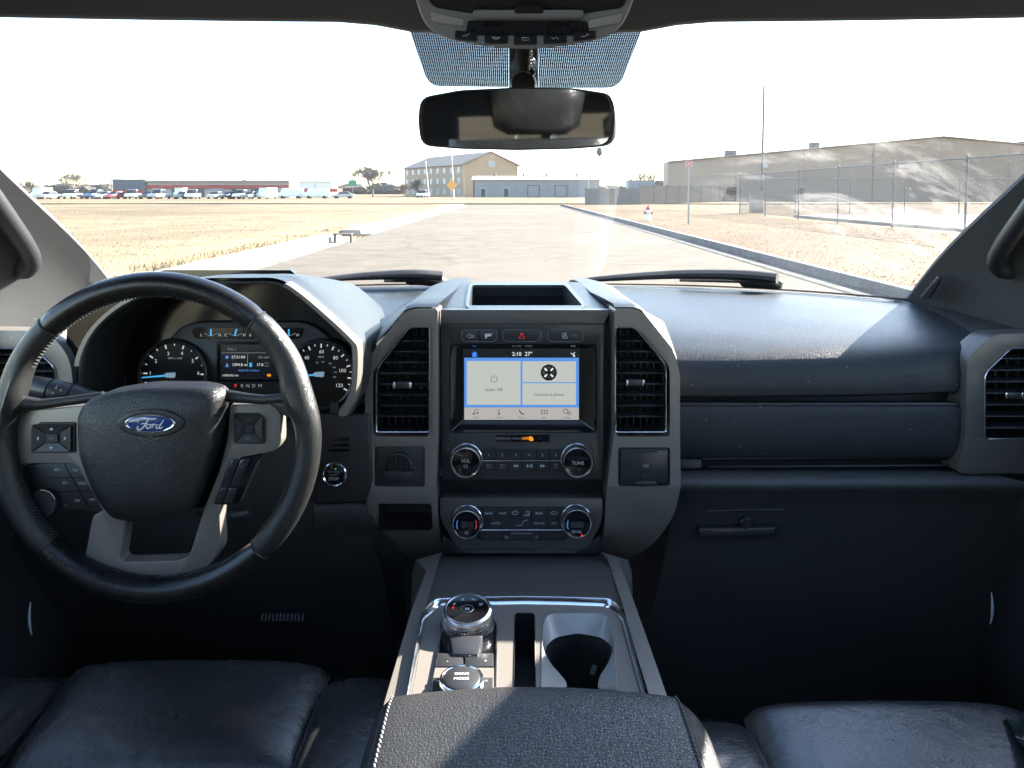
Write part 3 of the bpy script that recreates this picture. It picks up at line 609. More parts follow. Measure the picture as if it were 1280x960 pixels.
# windshield: base row at the cowl, top row at the header, wrapped round towards the pillars
WB = [(0, 1.90, 1.264), (.302, 1.885, 1.264), (.503, 1.82, 1.266), (.663, 1.67, 1.273), (.759, 1.475, 1.284), (.802, 1.40, 1.286)]
WT = [(0, .885, 1.694), (.257, .88, 1.694), (.45, .87, 1.693), (.60, .85, 1.692), (.718, .82, 1.690), (.771, .80, 1.686)]
def half_rows(A): return [mir(p, -1) for p in A[:0:-1]] + [V(p) for p in A]
wb, wt = half_rows(WB), half_rows(WT)
rows = []
for t in np.linspace(0, 1, 7):
    rows.append([a.lerp(b_, t) + V((0, .035, .03)) * (4 * t * (1 - t)) * (1 - (abs(a.x) / .85) ** 2) for a, b_ in zip(wb, wt)])
gm_ = bpy.data.materials.new('windshield_glass'); gm_.use_nodes = True; n, l = gm_.node_tree.nodes, gm_.node_tree.links; n.clear()
o_ = n.new('ShaderNodeOutputMaterial'); tr_ = n.new('ShaderNodeBsdfTransparent'); gl_ = n.new('ShaderNodeBsdfGlossy'); gl_.inputs['Roughness'].default_value = 0.02
tr_.inputs[0].default_value = (.93, .955, .95, 1)
fr = n.new('ShaderNodeFresnel'); fr.inputs[0].default_value = 1.35
ml_ = n.new('ShaderNodeMath'); ml_.operation = 'MULTIPLY'; ml_.inputs[1].default_value = .22; l.new(fr.outputs[0], ml_.inputs[0])
m1 = n.new('ShaderNodeMixShader'); l.new(ml_.outputs[0], m1.inputs[0]); l.new(tr_.outputs[0], m1.inputs[1]); l.new(gl_.outputs[0], m1.inputs[2])
# dried wiper smears and dust specks on the outside of the glass
tc = n.new('ShaderNodeTexCoord'); mp = n.new('ShaderNodeMapping'); mp.inputs['Rotation'].default_value = (0, 0, 0.5); mp.inputs['Scale'].default_value = (9, 18, 13); l.new(tc.outputs['Object'], mp.inputs[0])
nz = n.new('ShaderNodeTexNoise'); nz.inputs['Scale'].default_value = 1.0; nz.inputs['Detail'].default_value = 9; nz.inputs['Roughness'].default_value = .68; nz.inputs['Distortion'].default_value = .5; l.new(mp.outputs[0], nz.inputs['Vector'])
r1 = n.new('ShaderNodeMapRange'); r1.inputs[1].default_value = .50; r1.inputs[2].default_value = .82; l.new(nz.outputs['Fac'], r1.inputs[0])
vm = n.new('ShaderNodeVectorMath'); vm.operation = 'DISTANCE'; vm.inputs[1].default_value = (0.555, 1.30, 1.475)
sc_ = n.new('ShaderNodeMapping'); sc_.inputs['Scale'].default_value = (1, 1, 1); l.new(tc.outputs['Object'], sc_.inputs[0]); l.new(sc_.outputs[0], vm.inputs[0])
r2 = n.new('ShaderNodeMapRange'); r2.inputs[1].default_value = .08; r2.inputs[2].default_value = .30; r2.inputs[3].default_value = 1; r2.inputs[4].default_value = 0; l.new(vm.outputs['Value'], r2.inputs[0])
mm = n.new('ShaderNodeMath'); mm.operation = 'MULTIPLY'; l.new(r1.outputs[0], mm.inputs[0]); l.new(r2.outputs[0], mm.inputs[1])
vo = n.new('ShaderNodeTexVoronoi'); vo.inputs['Scale'].default_value = 60; l.new(tc.outputs['Object'], vo.inputs['Vector'])
lt = n.new('ShaderNodeMath'); lt.operation = 'LESS_THAN'; lt.inputs[1].default_value = .055; l.new(vo.outputs['Distance'], lt.inputs[0])
sx = n.new('ShaderNodeSeparateColor'); l.new(vo.outputs['Color'], sx.inputs[0]); l2 = n.new('ShaderNodeMath'); l2.operation = 'LESS_THAN'; l2.inputs[1].default_value = .25; l.new(sx.outputs[0], l2.inputs[0])
l3 = n.new('ShaderNodeMath'); l3.operation = 'MULTIPLY'; l.new(lt.outputs[0], l3.inputs[0]); l.new(l2.outputs[0], l3.inputs[1])
mxm = n.new('ShaderNodeMath'); mxm.operation = 'MAXIMUM'; l.new(mm.outputs[0], mxm.inputs[0]); l.new(l3.outputs[0], mxm.inputs[1])
mf = n.new('ShaderNodeMath'); mf.operation = 'MULTIPLY_ADD'; mf.inputs[1].default_value = .15; mf.inputs[2].default_value = .009; l.new(mxm.outputs[0], mf.inputs[0])
tl = n.new('ShaderNodeBsdfTranslucent'); tl.inputs[0].default_value = (.8, .78, .74, 1)
m2 = n.new('ShaderNodeMixShader'); l.new(mf.outputs[0], m2.inputs[0]); l.new(m1.outputs[0], m2.inputs[1]); l.new(tl.outputs[0], m2.inputs[2]); l.new(m2.outputs[0], o_.inputs[0])
SGL = bpy.data.materials.new('side_glass'); SGL.use_nodes = True; n, l = SGL.node_tree.nodes, SGL.node_tree.links; n.clear()
o_ = n.new('ShaderNodeOutputMaterial'); tr_ = n.new('ShaderNodeBsdfTransparent'); tr_.inputs[0].default_value = (.92, .95, .94, 1); gl_ = n.new('ShaderNodeBsdfGlossy'); gl_.inputs['Roughness'].default_value = .02
m1 = n.new('ShaderNodeMixShader'); m1.inputs[0].default_value = .06; l.new(tr_.outputs[0], m1.inputs[1]); l.new(gl_.outputs[0], m1.inputs[2]); l.new(m1.outputs[0], o_.inputs[0])

PGL = SGL.copy(); PGL.name = 'privacy_glass'; [setattr(q.inputs[0], 'default_value', (.40, .42, .42, 1)) for q in PGL.node_tree.nodes if q.type == 'BSDF_TRANSPARENT']
bw = B().loft(rows, 49, 25); bw.bm.verts.ensure_lookup_table(); bvh = BVHTree.FromBMesh(bw.bm)
shield = bw.out('windshield', gm_, car, smooth=80)
tag(shield, 'wide clear windshield with dried smears on the passenger side')
def GL(px, py, off=0.004):
    r = ray(px, py).normalized(); h = bvh.ray_cast(CAM, r)
    return h[0] - r * off if h[0] is not None else PY(px, py, 1.0)
# dotted shade band behind the mirror
dotm = bpy.data.materials.new('dotted_ceramic_print'); dotm.use_nodes = True; n, l = dotm.node_tree.nodes, dotm.node_tree.links; n.clear()
o_ = n.new('ShaderNodeOutputMaterial'); tr_ = n.new('ShaderNodeBsdfTransparent'); df = n.new('ShaderNodeBsdfDiffuse'); df.inputs[0].default_value = (.012, .014, .018, 1)
tc = n.new('ShaderNodeTexCoord'); sp = n.new('ShaderNodeSeparateXYZ'); l.new(tc.outputs['Object'], sp.inputs[0])
def sq(sock, sc, th):
    a = n.new('ShaderNodeMath'); a.operation = 'MULTIPLY'; a.inputs[1].default_value = sc; l.new(sock, a.inputs[0])
    f = n.new('ShaderNodeMath'); f.operation = 'FRACT'; l.new(a.outputs[0], f.inputs[0])
    g_ = n.new('ShaderNodeMath'); g_.operation = 'LESS_THAN'; g_.inputs[1].default_value = th; l.new(f.outputs[0], g_.inputs[0]); return g_.outputs[0]
pr = n.new('ShaderNodeMath'); pr.operation = 'MULTIPLY'; l.new(sq(sp.outputs[0], 380, .27), pr.inputs[0]); l.new(sq(sp.outputs[1], 260, .28), pr.inputs[1])
ms = n.new('ShaderNodeMixShader'); l.new(pr.outputs[0], ms.inputs[0]); l.new(df.outputs[0], ms.inputs[1]); l.new(tr_.outputs[0], ms.inputs[2]); l.new(ms.outputs[0], o_.inputs[0])
def glass_patch(poly, name, m, off):
    c = (sum(p[0] for p in poly) / len(poly), sum(p[1] for p in poly) / len(poly))
    b = B(); b.loops([[GL(c[0] + (x - c[0]) * k, c[1] + (y - c[1]) * k, off) for x, y in poly] for k in (1, .8, .6, .4, .2, .03)], cap1=True); return b.out(name, m, shield, smooth=80)
lp = fillet([(512, 38), (636, 38), (636, 109), (536, 108)], [0, 0, 0, 16], 5); rp = fillet([(673, 38), (802, 38), (774, 110), (673, 110)], [0, 0, 16, 0], 5)
def dense(poly, k=6): return [tuple(V(poly[i]).lerp(V(poly[(i + 1) % len(poly)]), j / k)) for i in range(len(poly)) for j in range(k)]
glass_patch(dense(lp, 4), 'dotted_band', dotm, .004); glass_patch(dense(rp, 4), 'dotted_band', dotm, .004); glass_patch(dense(rect(636.2, 38, 672.8, 111), 6), 'dark_strip', BLACK, .0045)
# black edge along the bottom of the glass + cowl
b = B(); b.loft([[p + V((0, .0, .004)) for p in wb], [a + (b_ - a) * .012 + V((0, 0, .004)) for a, b_ in zip(wb, wt)]], 49, 3); b.out('lower_glass_edge', BLACK, car, smooth=80)
b = B(); b.loft([[p + V((0, .14, -.03)) for p in wb], [p + V((0, .05, -.008)) for p in wb], [p + V((0, .01, -.012)) for p in wb], [p + V((0, -.05, -.03)) for p in wb]], 49, 9); b.out('cowl', RUBBER, car, smooth=80)
# bonnet, outer roof, floor
PAINT = mat('dark_body_paint', (.02, .02, .022), .25, coat=.8)
b = B(); b.loft([[V((x, 2.05 - abs(x) ** 2 * .2, 1.20)) for x in (-.85, -.4, 0, .4, .85)], [V((x, 2.6, 1.14)) for x in (-.88, -.4, 0, .4, .88)], [V((x, 2.95, 1.03)) for x in (-.86, -.4, 0, .4, .86)], [V((x, 3.0, .8)) for x in (-.86, -.4, 0, .4, .86)]], 20, 14); b.out('bonnet', PAINT, car, smooth=80)
RF = [(-.80, 1.60), (-.74, 1.66), (-.62, 1.705), (-.3, 1.735), (0, 1.74), (.3, 1.735), (.62, 1.705), (.74, 1.66), (.80, 1.60)]
def roofrow(y, dz, fx=1.0): return [V((x * fx, y, z + dz)) for x, z in RF]
hd = [V((x, y, z)) for x, y, z in ((-.74, .78, 1.648), (-.66, .815, 1.6605), (-.5, .845, 1.663), (-.3, .86, 1.6625), (0, .865, 1.652), (.3, .86, 1.6625), (.5, .845, 1.663), (.66, .815, 1.6605), (.74, .78, 1.648))]
def headrow(dy, dz, mid):   # header with the bulge that carries the overhead console
    out = []
    for x in np.linspace(-.80, .80, 39):
        y = .868 - .075 * (abs(x) / .75) ** 2.2; z = 1.6902 - .006 * (abs(x) / .75) ** 2
        k = 1 / (1 + math.exp((abs(x) - .158) / .012)); out.append(V((x, y + dy, z + dz - mid * k - max(0, abs(x) - .74) * .6)))
    return out
SRX, SRF, SRB = .42, .47, -1.25      # glass roof opening: half width, front and rear edge
def cut_roof(b):
    bad = [f for f in b.bm.faces if abs(f.calc_center_median().x) < SRX and SRB < f.calc_center_median().y < SRF]; bmesh.ops.delete(b.bm, geom=bad, context='FACES'); return b
b = B(); b.loops([headrow(.012, .012, .012), headrow(0, 0, .012), headrow(-.012, .002, .012), headrow(-.05, .016, .012), headrow(-.14, .030, .012), headrow(-.30, .045, .008), headrow(-.40, .05, .004), headrow(-.55, .06, .0), headrow(-1.2, .07, 0), headrow(-2.12, .07, 0), headrow(-3.0, .06, 0), headrow(-3.2, 0, 0)], close=False)
cut_roof(b).out('headliner', FABRIC, car, smooth=80)
b = B(); b.loops([[p + V((0, .03, .012)) for p in headrow(0.012, .012, 0)], [p + V((0, 0, .05)) for p in headrow(-.1, .03, 0)], [p + V((0, 0, .06)) for p in headrow(-.40, .05, 0)], [p + V((0, 0, .06)) for p in headrow(-.6, .07, 0)], [p + V((0, 0, .06)) for p in headrow(-2.12, .07, 0)], [p + V((0, 0, .06)) for p in headrow(-3.2, .06, 0)]], close=False); cut_roof(b).out('roof_panel', PAINT, car, smooth=80)
b = B(); b.ring([V((x, y, 1.815)) for x, y in ((-.45, .50), (.45, .50), (.45, -1.28), (-.45, -1.28))], [V((x, y, 1.815)) for x, y in ((-.40, .45), (.40, .45), (.40, -1.23), (-.40, -1.23))], V((0, 0, -.09))); b.out('roof_glass_frame', BLACK, car, smooth=0)
b = B(); b.loops([[V((-.43, y, 1.82)), V((0, y, 1.83)), V((.43, y, 1.82))] for y in (.49, -.4, -1.27)], close=False); b.out('roof_glass', SGL, car, smooth=80)
b = B(); b.loops([[V((x, y, z)) for x, z in ((-.86, .62), (-.8, .52), (-.2, .52), (-.14, .60), (.14, .60), (.2, .52), (.8, .52), (.86, .62))] for y in (-2.4, 0, .9, 1.3)] + [[V((x, 1.62, z + .28)) for x, z in ((-.86, .62), (-.8, .56), (-.2, .56), (-.14, .60), (.14, .60), (.2, .56), (.8, .56), (.86, .62))]] + [[V((x, 1.66, 1.25)) for x in (-.86, -.8, -.2, -.14, .14, .2, .8, .86)]], close=False); b.out('floor_carpet', CARPET, car, smooth=60)
# pillars (A), with grab handles
def a_pillar(s):
    # sections from the dash corner up to the header; each: glass edge a, b, c, d (side-window edge), outer skin e
    A = [(.754, 1.485, 1.280), (.729, 1.30, 1.399), (.723, 1.10, 1.521), (.716, .94, 1.618), (.7095, .835, 1.6796)]
    if s < 0: A = [(x + .020, y, z) for x, y, z in A]
    off = [[(.0, 0, 0), (.034, -.07, -.010), (.066, -.19, -.018), (.090, -.30, -.035), (.105, -.32, -.06)],
           [(.0, 0, 0), (.032, -.05, -.010), (.060, -.10, -.022), (.080, -.122, -.036), (.095, -.125, -.045)],
           [(.0, 0, 0), (.028, -.04, -.010), (.056, -.082, -.022), (.082, -.102, -.036), (.098, -.102, -.042)],
           [(.0, 0, 0), (.028, -.04, -.008), (.06, -.085, -.022), (.095, -.11, -.045), (.112, -.11, -.05)],
           [(.0, 0, 0), (.03, -.04, -.006), (.065, -.085, -.02), (.10, -.11, -.05), (.12, -.11, -.06)]]
    rows = []
    for a, of in zip(A, off):
        P = [mir((a[0] + o[0], a[1] + o[1], a[2] + o[2]), s) for o in of]; 
        P.append(mir((a[0] + .10, a[1] - .02, a[2] + .0), s)); P.append(mir((a[0] + .02, a[1] + .012, a[2] + .01), s)); P.append(P[0].copy()); rows.append(P)
    b = B(); arr = np.array([[tuple(p) for p in r] for r in rows]); arr = catmull(arr, 17)
    b.loops([[V(p) for p in catmull(r, 36)] for r in arr], close=False); bmesh.ops.remove_doubles(b.bm, verts=b.bm.verts, dist=1e-5)
    o = b.out('pillar_trim', PILLAR, car, smooth=70)
    # grab handle
    pv = BVHTree.FromPolygons([v.co for v in o.data.vertices], [p.vertices[:] for p in o.data.polygons])
    def hp(px, py, off):
        r = ray(px + (24 if s < 0 else 4), py).normalized(); q = CAM.copy(); d0 = V((r.x * s, r.y, r.z)); q.x = CAM.x * s
        h = pv.ray_cast(q, d0); return (h[0] if h[0] is not None else q + d0 * 1.1) - d0 * off
    path = [hp(1258, 336, -.01), hp(1250, 334, .008), hp(1243, 324, .022), hp(1251, 306, .028), hp(1270, 279, .030), hp(1294, 247, .032), hp(1317, 217, .032), hp(1332, 202, .015), hp(1342, 200, -.01)]
    pts = [V(p) for p in catmull(np.array([tuple(p) for p in path]), 36)]
    B().tube(pts, [.013] * 4 + [.0145] * 28 + [.013] * 4, n=14, flat=1.35).out('grab_handle', BLACK, o)
    # small speaker grille / vent in the corner
    if s > 0:
        q = [PY(1150, 373, 1.40), PY(1161, 375, 1.385), PY(1176, 350, 1.31), PY(1172, 346, 1.325)]
        B().prism([p + V((-.004, -.006, .002)) for p in q], (.01, .01, 0)).bevel(.001).out('tweeter_grille', SATIN, o)
    return o
a_pillar(1); a_pillar(-1)
# doors
def door(s):
    X = .80
    b = B()
    prof = [(.83, .60), (.765, .66), (.75, .80), (.775, .98), (.762, 1.0), (.762, 1.03), (.782, 1.06), (.79, 1.14), (.80, 1.205), (.83, 1.225), (.88, 1.21)]
    b.loops([[mir((x + (0.02 if y > 1.2 else 0), y, z + dz), s) for x, z in prof] for y, dz in ((-2.0, .01), (-.8, .01), (.2, .0), (.8, -.005), (1.15, -.01), (1.45, -.01))], close=False)
    dp = b.out('door_panel', mat('door_trim_grain', (.034, .034, .035), .5, bump=('leather', 520, .4, .0003), var=.1), car, smooth=45)
    b = B(); b.loops([[mir((x, y, z), s) for y, z in ((-.05, 1.21), (.5, 1.205), (1.17, 1.20))] for x, z in ((.84, 0),)] if False else [[mir((.84, y, 1.20), s) for y in (-.15, .4, 1.2)], [mir((.815, -.15, 1.42), s), mir((.815, .4, 1.42), s), mir((.825, 1.10, 1.33), s)], [mir((.79, -.15, 1.60), s), mir((.79, .4, 1.60), s), mir((.79, .90, 1.59), s)]], close=False)
    b.out('window', SGL, dp, smooth=80)
    # sail panel at the front corner of the window
    B().prism([mir((.826, 1.27, 1.20), s), mir((.826, 1.02, 1.20), s), mir((.826, 1.10, 1.345), s)], mir((.02, 0, 0), s)).bevel(.006).out('sail_panel', PILLAR, dp)
    # door speaker ring: its bright glint put in as a near-white arc
    ctr = PY(150 if s < 0 else 1130, 768, 1.0) if False else None
    y0, z0, r = (1.161 + .075, .842, .075) if s > 0 else (1.106 + .075, .857, .075)
    pts = [mir((.742, y0 + r * math.cos(a), z0 + r * math.sin(a)), s) for a in np.linspace(R(160), R(200), 14)]
    B().tube(pts, [.0008 + .0014 * math.sin(math.pi * k / 13) for k in range(14)], n=6).out('speaker_ring_glint', mat('ring_glint_white', (.8, .8, .8), .2), dp)
    # B pillar, rear quarter
    B().box(mir((.81, -.25, 1.40), s), (.06, .24, .5)).bevel(.01).out('middle_pillar', PILLAR, car)
    B().box(mir((.81, -1.25, 1.40), s), (.06, .18, .5)).bevel(.01).out('rear_pillar', PILLAR, car)
    B().box(mir((.81, -2.5, 1.40), s), (.06, .2, .5)).bevel(.01).out('corner_pillar', PILLAR, car)
    b = B(); b.loops([[mir((.81, y, 1.20), s) for y in (-2.45, -.25)], [mir((.79, y, 1.60), s) for y in (-2.45, -.25)]], close=False); b.out('rear_window', PGL, dp)
    B().prism([mir((.78, -2.6, 1.585), s), mir((.86, -2.6, 1.585), s), mir((.84, -2.6, 1.72), s), mir((.74, -2.6, 1.67), s)], (0, 3.42, 0)).bevel(.01).out('roof_rail', FABRIC, car)
    B().prism([mir((.87, -2.6, .4), s), mir((.93, -2.6, .4), s), mir((.93, -2.6, 1.22), s), mir((.87, -2.6, 1.22), s)], (0, 4.4, 0)).out('outer_door_skin', PAINT, car)
door(1); door(-1)
b = B(); b.prism([V((-.9, -2.6, .5)), V((.9, -2.6, .5)), V((.9, -2.6, 1.28)), V((-.9, -2.6, 1.28))], (0, .08, 0)); b.out('tailgate', PILLAR, car)
b = B(); b.loops([[V((-.72, -2.56, 1.28)), V((.72, -2.56, 1.28))], [V((-.66, -2.4, 1.64)), V((.66, -2.4, 1.64))]], close=False); b.out('rear_window', PGL, car)
b = B(); b.prism([V((-.9, 1.72, .45)), V((.9, 1.72, .45)), V((.9, 1.72, 1.24)), V((-.9, 1.72, 1.24))], (0, .05, 0)); b.out('bulkhead', BLACK, car)
b = B(); b.prism([V((-.92, -2.6, .42)), V((.92, -2.6, .42)), V((.92, 2.6, .42)), V((-.92, 2.6, .42))], (0, 0, .05)); b.out('underbody', BLACK, car)

# wipers outside on the glass
def wiper(pa, lab):
    w = thing('wiper', lab, 'wiper', GL(pa[0][0], pa[0][1], -.02))
    blade = [GL(x, y, -.016) for x, y in pa]
    pts = [V(p) for p in catmull(np.array([tuple(p) for p in blade]), 24)]
    rr = [.0045 + .011 * math.sin(math.pi * min(1, (i / 23) * 1.3) * .5) for i in range(24)]
    B().tube(pts, rr, n=10, flat=.8).out('blade', RUBBER, w)
    arm = [GL(x, y + dy, -.03) for (x, y), dy in zip(pa[2:], (5, 6, 5))]
    B().tube([V(p) for p in catmull(np.array([tuple(p) for p in arm]), 24)], .008, n=8).out('arm', RUBBER, w)
    e = pa[-1]; h = [GL(e[0] - 46, e[1] + 3, -.026), GL(e[0] - 34, e[1] + 2.5, -.028), GL(e[0] - 12, e[1] + 4, -.028), GL(e[0] + 6, e[1] + 9, -.022)]
    B().tube([V(p) for p in catmull(np.array([tuple(p) for p in h]), 12)], [.010, .016, .018, .018, .018, .018, .018, .018, .017, .016, .013, .008], n=12).out('head', RUBBER, w)
wiper([(372, 353), (430, 347), (480, 344), (520, 343), (552, 345)], 'black wiper resting low on the glass in front of the driver')
wiper([(712, 352), (765, 347.5), (850, 343), (930, 344), (972, 348)], 'black wiper resting low on the glass in front of the passenger')

# ================================================================== rear-view mirror
mt = thing('rear_view_mirror', 'black framed rear view mirror hanging from the windshield', 'mirror', PD(645, 112, .9))
ol = fillet([(523, 122), (575, 114), (645, 112), (715, 114), (764, 122), (767, 150), (764, 180), (715, 184), (645, 185.5), (575, 184), (523, 180), (520, 150)], [16, 8, 8, 8, 16, 8, 16, 8, 8, 8, 16, 8], 4)
mc = PD(644, 149, .905); mN = V((-.213, -.975, -.052)).normalized(); mX = V((1, 0, 0)); mX = (mX - mN * mX.dot(mN)).normalized(); mY = mN.cross(mX)
mcs = .905 / FPX * 1.03
def mp_(x, y, k, h): return mc + mX * ((x - 644) * k * mcs) + mY * (-(y - 149) * k * mcs * 1.03) + mN * h
def mpil(prof): 
    b = B(); b.loops([[mp_(x, y, k, h) for x, y in ol] for k, h in prof], cap1=True); return b
mpil([(.80, -.040), (.95, -.025), (1, -.010), (1, .0), (.985, .004), (.955, .004), (.945, .0015)]).out('housing', BLACK, mt)
mglass = bpy.data.materials.new('mirror_glass'); mglass.use_nodes = True; pb = mglass.node_tree.nodes['Principled BSDF']; pb.inputs['Base Color'].default_value = (.27, .275, .285, 1); pb.inputs['Metallic'].default_value = 1; pb.inputs['Roughness'].default_value = .03
mpil([(.948, .0019), (.5, .0019)]).out('glass', mglass, mt, smooth=0)
g0, g1 = GL(655, 80, .004), PD(650, 122, .905, -.03)
B().tube([g0, g0 + V((0, -.03, -.004)), g1 + V((0, 0, .02)), g1], [.018, .014, .010, .012], n=14).out('stem', SATIN, mt)
B().tube([PD(655, 20, .93), PD(655, 60, .925), PD(655, 100, .925), PD(652, 112, .915)], [.011, .011, .0105, .012], n=14).out('arm_cover', SATIN, mt)
B().tube([PD(664, 84, .925), PD(667, 92, .91), PD(665, 100, .905), PD(668, 110, .91), PD(664, 114, .915)], .0022, n=8).out('cable', RUBBER, mt)
B().lathe([(.016, 0), (.017, .004), (.014, .012), (0.0, .014)], LEAN(654, 107, .915, .0), 20).out('ball_joint', BLACK, mt)

# ================================================================== overhead console
oc = thing('overhead_console', 'grey overhead console with two lamps and a row of buttons', 'overhead console', PD(656, 10, .76))
D0 = .715
OCM = mat('overhead_console_shell', (.36, .355, .35), .55, bump=('noise', 1300, .2, .0003), var=.05)
outl = fillet([(513, -60), (521, 8), (534, 36), (560, 49), (610, 58), (656, 62), (702, 58), (752, 49), (776, 36), (790, 8), (804, -60)], 14, 4)
inn = [(656 + (x - 656) * .93, -60 + (y + 60) * .925) for x, y in outl]
def OP(px, py, dz=0.0):   # underside slopes back and up from the front lip
    k = (62 - py) / 120.0
    return PD(px, py, D0 - .06 * k, dz)
b = B(); b.loops([[OP(x, y, 0) + V((0, .01, .06)) for x, y in outl], [OP(x, y, 0) for x, y in outl], [OP(656 + (x - 656) * .985, y - 1, .004) for x, y in outl], [OP(x, y, .004) for x, y in inn]], cap1=True); b.out('shell', OCM, oc)
def oquad(poly, name, m, dz=.005, t=.003, bev=.0006):
    b = B(); b.prism([OP(x, y, dz) for x, y in poly], FW * t); b.bevel(bev, 1); return b.out(name, m, oc)
oquad(fillet([(536, 4), (541, -40), (772, -40), (783, 4), (776, 12), (728, 19), (592, 19), (546, 12)], 4, 2), 'bin_door', SATIN, .0085, .005, .0015)
oquad(fillet([(591, 17), (729, 17), (727, 27), (592, 27)], 3, 2), 'bin_lip', OCM, .0125, .008, .0015)
oquad(fillet([(645, 12), (677, 12), (680, 22), (642, 22)], 3, 2), 'bin_latch', BLACK, .0145, .008, .001)
oquad(fillet([(539, 17), (581, 27), (580, 36), (541, 29)], 2, 2), 'lamp', CREAM, .0075, .004); oquad(fillet([(777, 19), (735, 28), (735, 38), (774, 31)], 2, 2), 'lamp', CREAM, .0075, .004)
oquad(fillet([(585, 28), (733, 28), (737, 46), (582, 46)], 3, 2), 'microphone_grille', BLACK, .006, .003)
for k in range(24):
    x = 588 + k * 6.15; oquad([(x, 29), (x + 1.6, 29), (x + 1.6, 45.5), (x, 45.5)], 'grille_rib', BLACK, .0078, .002, .0002)
for x0 in (605, 685):
    for k in range(6): oquad([(x0 + k * 4.6, 31), (x0 + 2.2 + k * 4.6, 31), (x0 + 2.8 + k * 4.6, 36), (x0 + .6 + k * 4.6, 36)], 'speaker_slot', GLOSS, .0088, .002, .0002)
for k, (x0, x1, y) in enumerate(((569, 597, 49), (606, 635, 52), (642, 671, 53.5), (679, 708, 52), (716, 744, 49))):
    s = -2.2 if k == 0 else (2.2 if k == 4 else 0)
    o = oquad([(x0, y - 6 + (0 if s >= 0 else s)), (x1, y - 6 + (0 if s <= 0 else -s)), (x1, y + 4.5 - max(0, s)), (x0, y + 4.5 + min(0, s))], 'button', BLACK, .0085, .006, .001)
    ic = [[(-4, 1), (-1, -1), (0, 1), (3, -2), (5, -2)], [(-5, -1), (-2, 1), (2, 1), (5, -1), (-5, -1)], [(-4, -2), (4, -2), (4, 1), (-4, 1), (-4, -2)], [(-5, -1), (-2, 1), (1, -1), (4, 1)], [(-5, 1), (0, 1), (3, -2), (5, -1)]][k]
    B().tube([OP((x0 + x1) / 2 + u, y - 1 + w_, .0095) for u, w_ in ic], .0004, n=5).out('button_icon', INK, o)
# ================================================================== DASHBOARD
dash = thing('dashboard', 'charcoal grained dashboard spanning the car below the windshield', 'dashboard', (0, 1.25, .9))
def L3(pts): return [PY(*p) for p in pts]
# passenger upper pad: rows from the windshield edge over the roll and down the face
up_rows = [
    L3([(752, 357.5, 1.86), (830, 359, 1.85), (910, 361.5, 1.83), (1000, 366, 1.74), (1075, 371, 1.61), (1135, 377, 1.46)]),
    L3([(775, 369, 1.62), (850, 370, 1.62), (930, 373, 1.58), (1020, 377, 1.52), (1100, 383, 1.45), (1168, 390, 1.375)]),
    L3([(800, 388, 1.42), (875, 390, 1.42), (955, 393, 1.39), (1045, 396, 1.365), (1125, 400, 1.335), (1196, 405, 1.30)]),
    L3([(826, 411, 1.285), (900, 412, 1.283), (980, 414, 1.275), (1065, 415, 1.265), (1145, 416, 1.25), (1216, 417.5, 1.235)]),
    L3([(841, 432, 1.213), (912, 432, 1.213), (990, 432, 1.210), (1070, 431, 1.208), (1148, 429, 1.206), (1219, 426, 1.205)]),
    L3([(846, 449, 1.180), (915, 449, 1.180), (990, 448, 1.180), (1068, 446, 1.180), (1142, 443, 1.180), (1211, 437, 1.182)]),
    L3([(847, 468, 1.166), (915, 468, 1.166), (988, 467, 1.166), (1064, 465, 1.166), (1134, 463, 1.166), (1203, 458, 1.168)]),
    L3([(847, 490, 1.162), (915, 490, 1.162), (988, 489, 1.162), (1062, 488, 1.162), (1132, 487, 1.162), (1198, 485, 1.164)]),
    L3([(847, 497, 1.170), (915, 497, 1.170), (988, 496, 1.170), (1062, 495, 1.170), (1132, 493, 1.170), (1195, 490, 1.172)]),
    L3([(847, 497, 1.22), (915, 497, 1.22), (988, 496, 1.22), (1062, 495, 1.22), (1132, 493, 1.22), (1195, 490, 1.22)])]
B().loft(up_rows, 60, 60).out('passenger_pad', DASH, dash, smooth=75)
# apron that carries the pad to the pillar and the far corner
ap = [[PY(1135, 377, 1.46), PY(1168, 390, 1.375), PY(1196, 405, 1.30), PY(1216, 417.5, 1.235), PY(1219, 426, 1.205), PY(1211, 437, 1.182), PY(1203, 458, 1.168), PY(1197, 490, 1.165)],
      [PY(1140, 376, 1.47) , PY(1182, 389, 1.38), PY(1214, 403, 1.305), PY(1234, 416, 1.24), PY(1236, 428, 1.215), PY(1224, 442, 1.20), PY(1214, 462, 1.19), PY(1208, 495, 1.19)],
      [PY(1150, 368, 1.50) , PY(1200, 385, 1.40), PY(1262, 400, 1.30), PY(1300, 412, 1.25), PY(1310, 430, 1.235), PY(1300, 450, 1.23), PY(1290, 470, 1.22), PY(1290, 500, 1.22)]]
ap[0] = [p + V((.002, .012, -.008)) for p in ap[0]]
B().loft(ap, 40, 12).out('corner_apron', DASHLO, dash, smooth=75)
b = B(); b.loft([[p + V((0, .01, 0)) for p in wb], [p + V((0, -.06, -.012)) for p in wb], [V((p.x * .95, min(p.y - .12, 1.75), 1.24)) for p in wb]], 49, 8); b.out('defroster_strip', BLACK, dash, smooth=75)
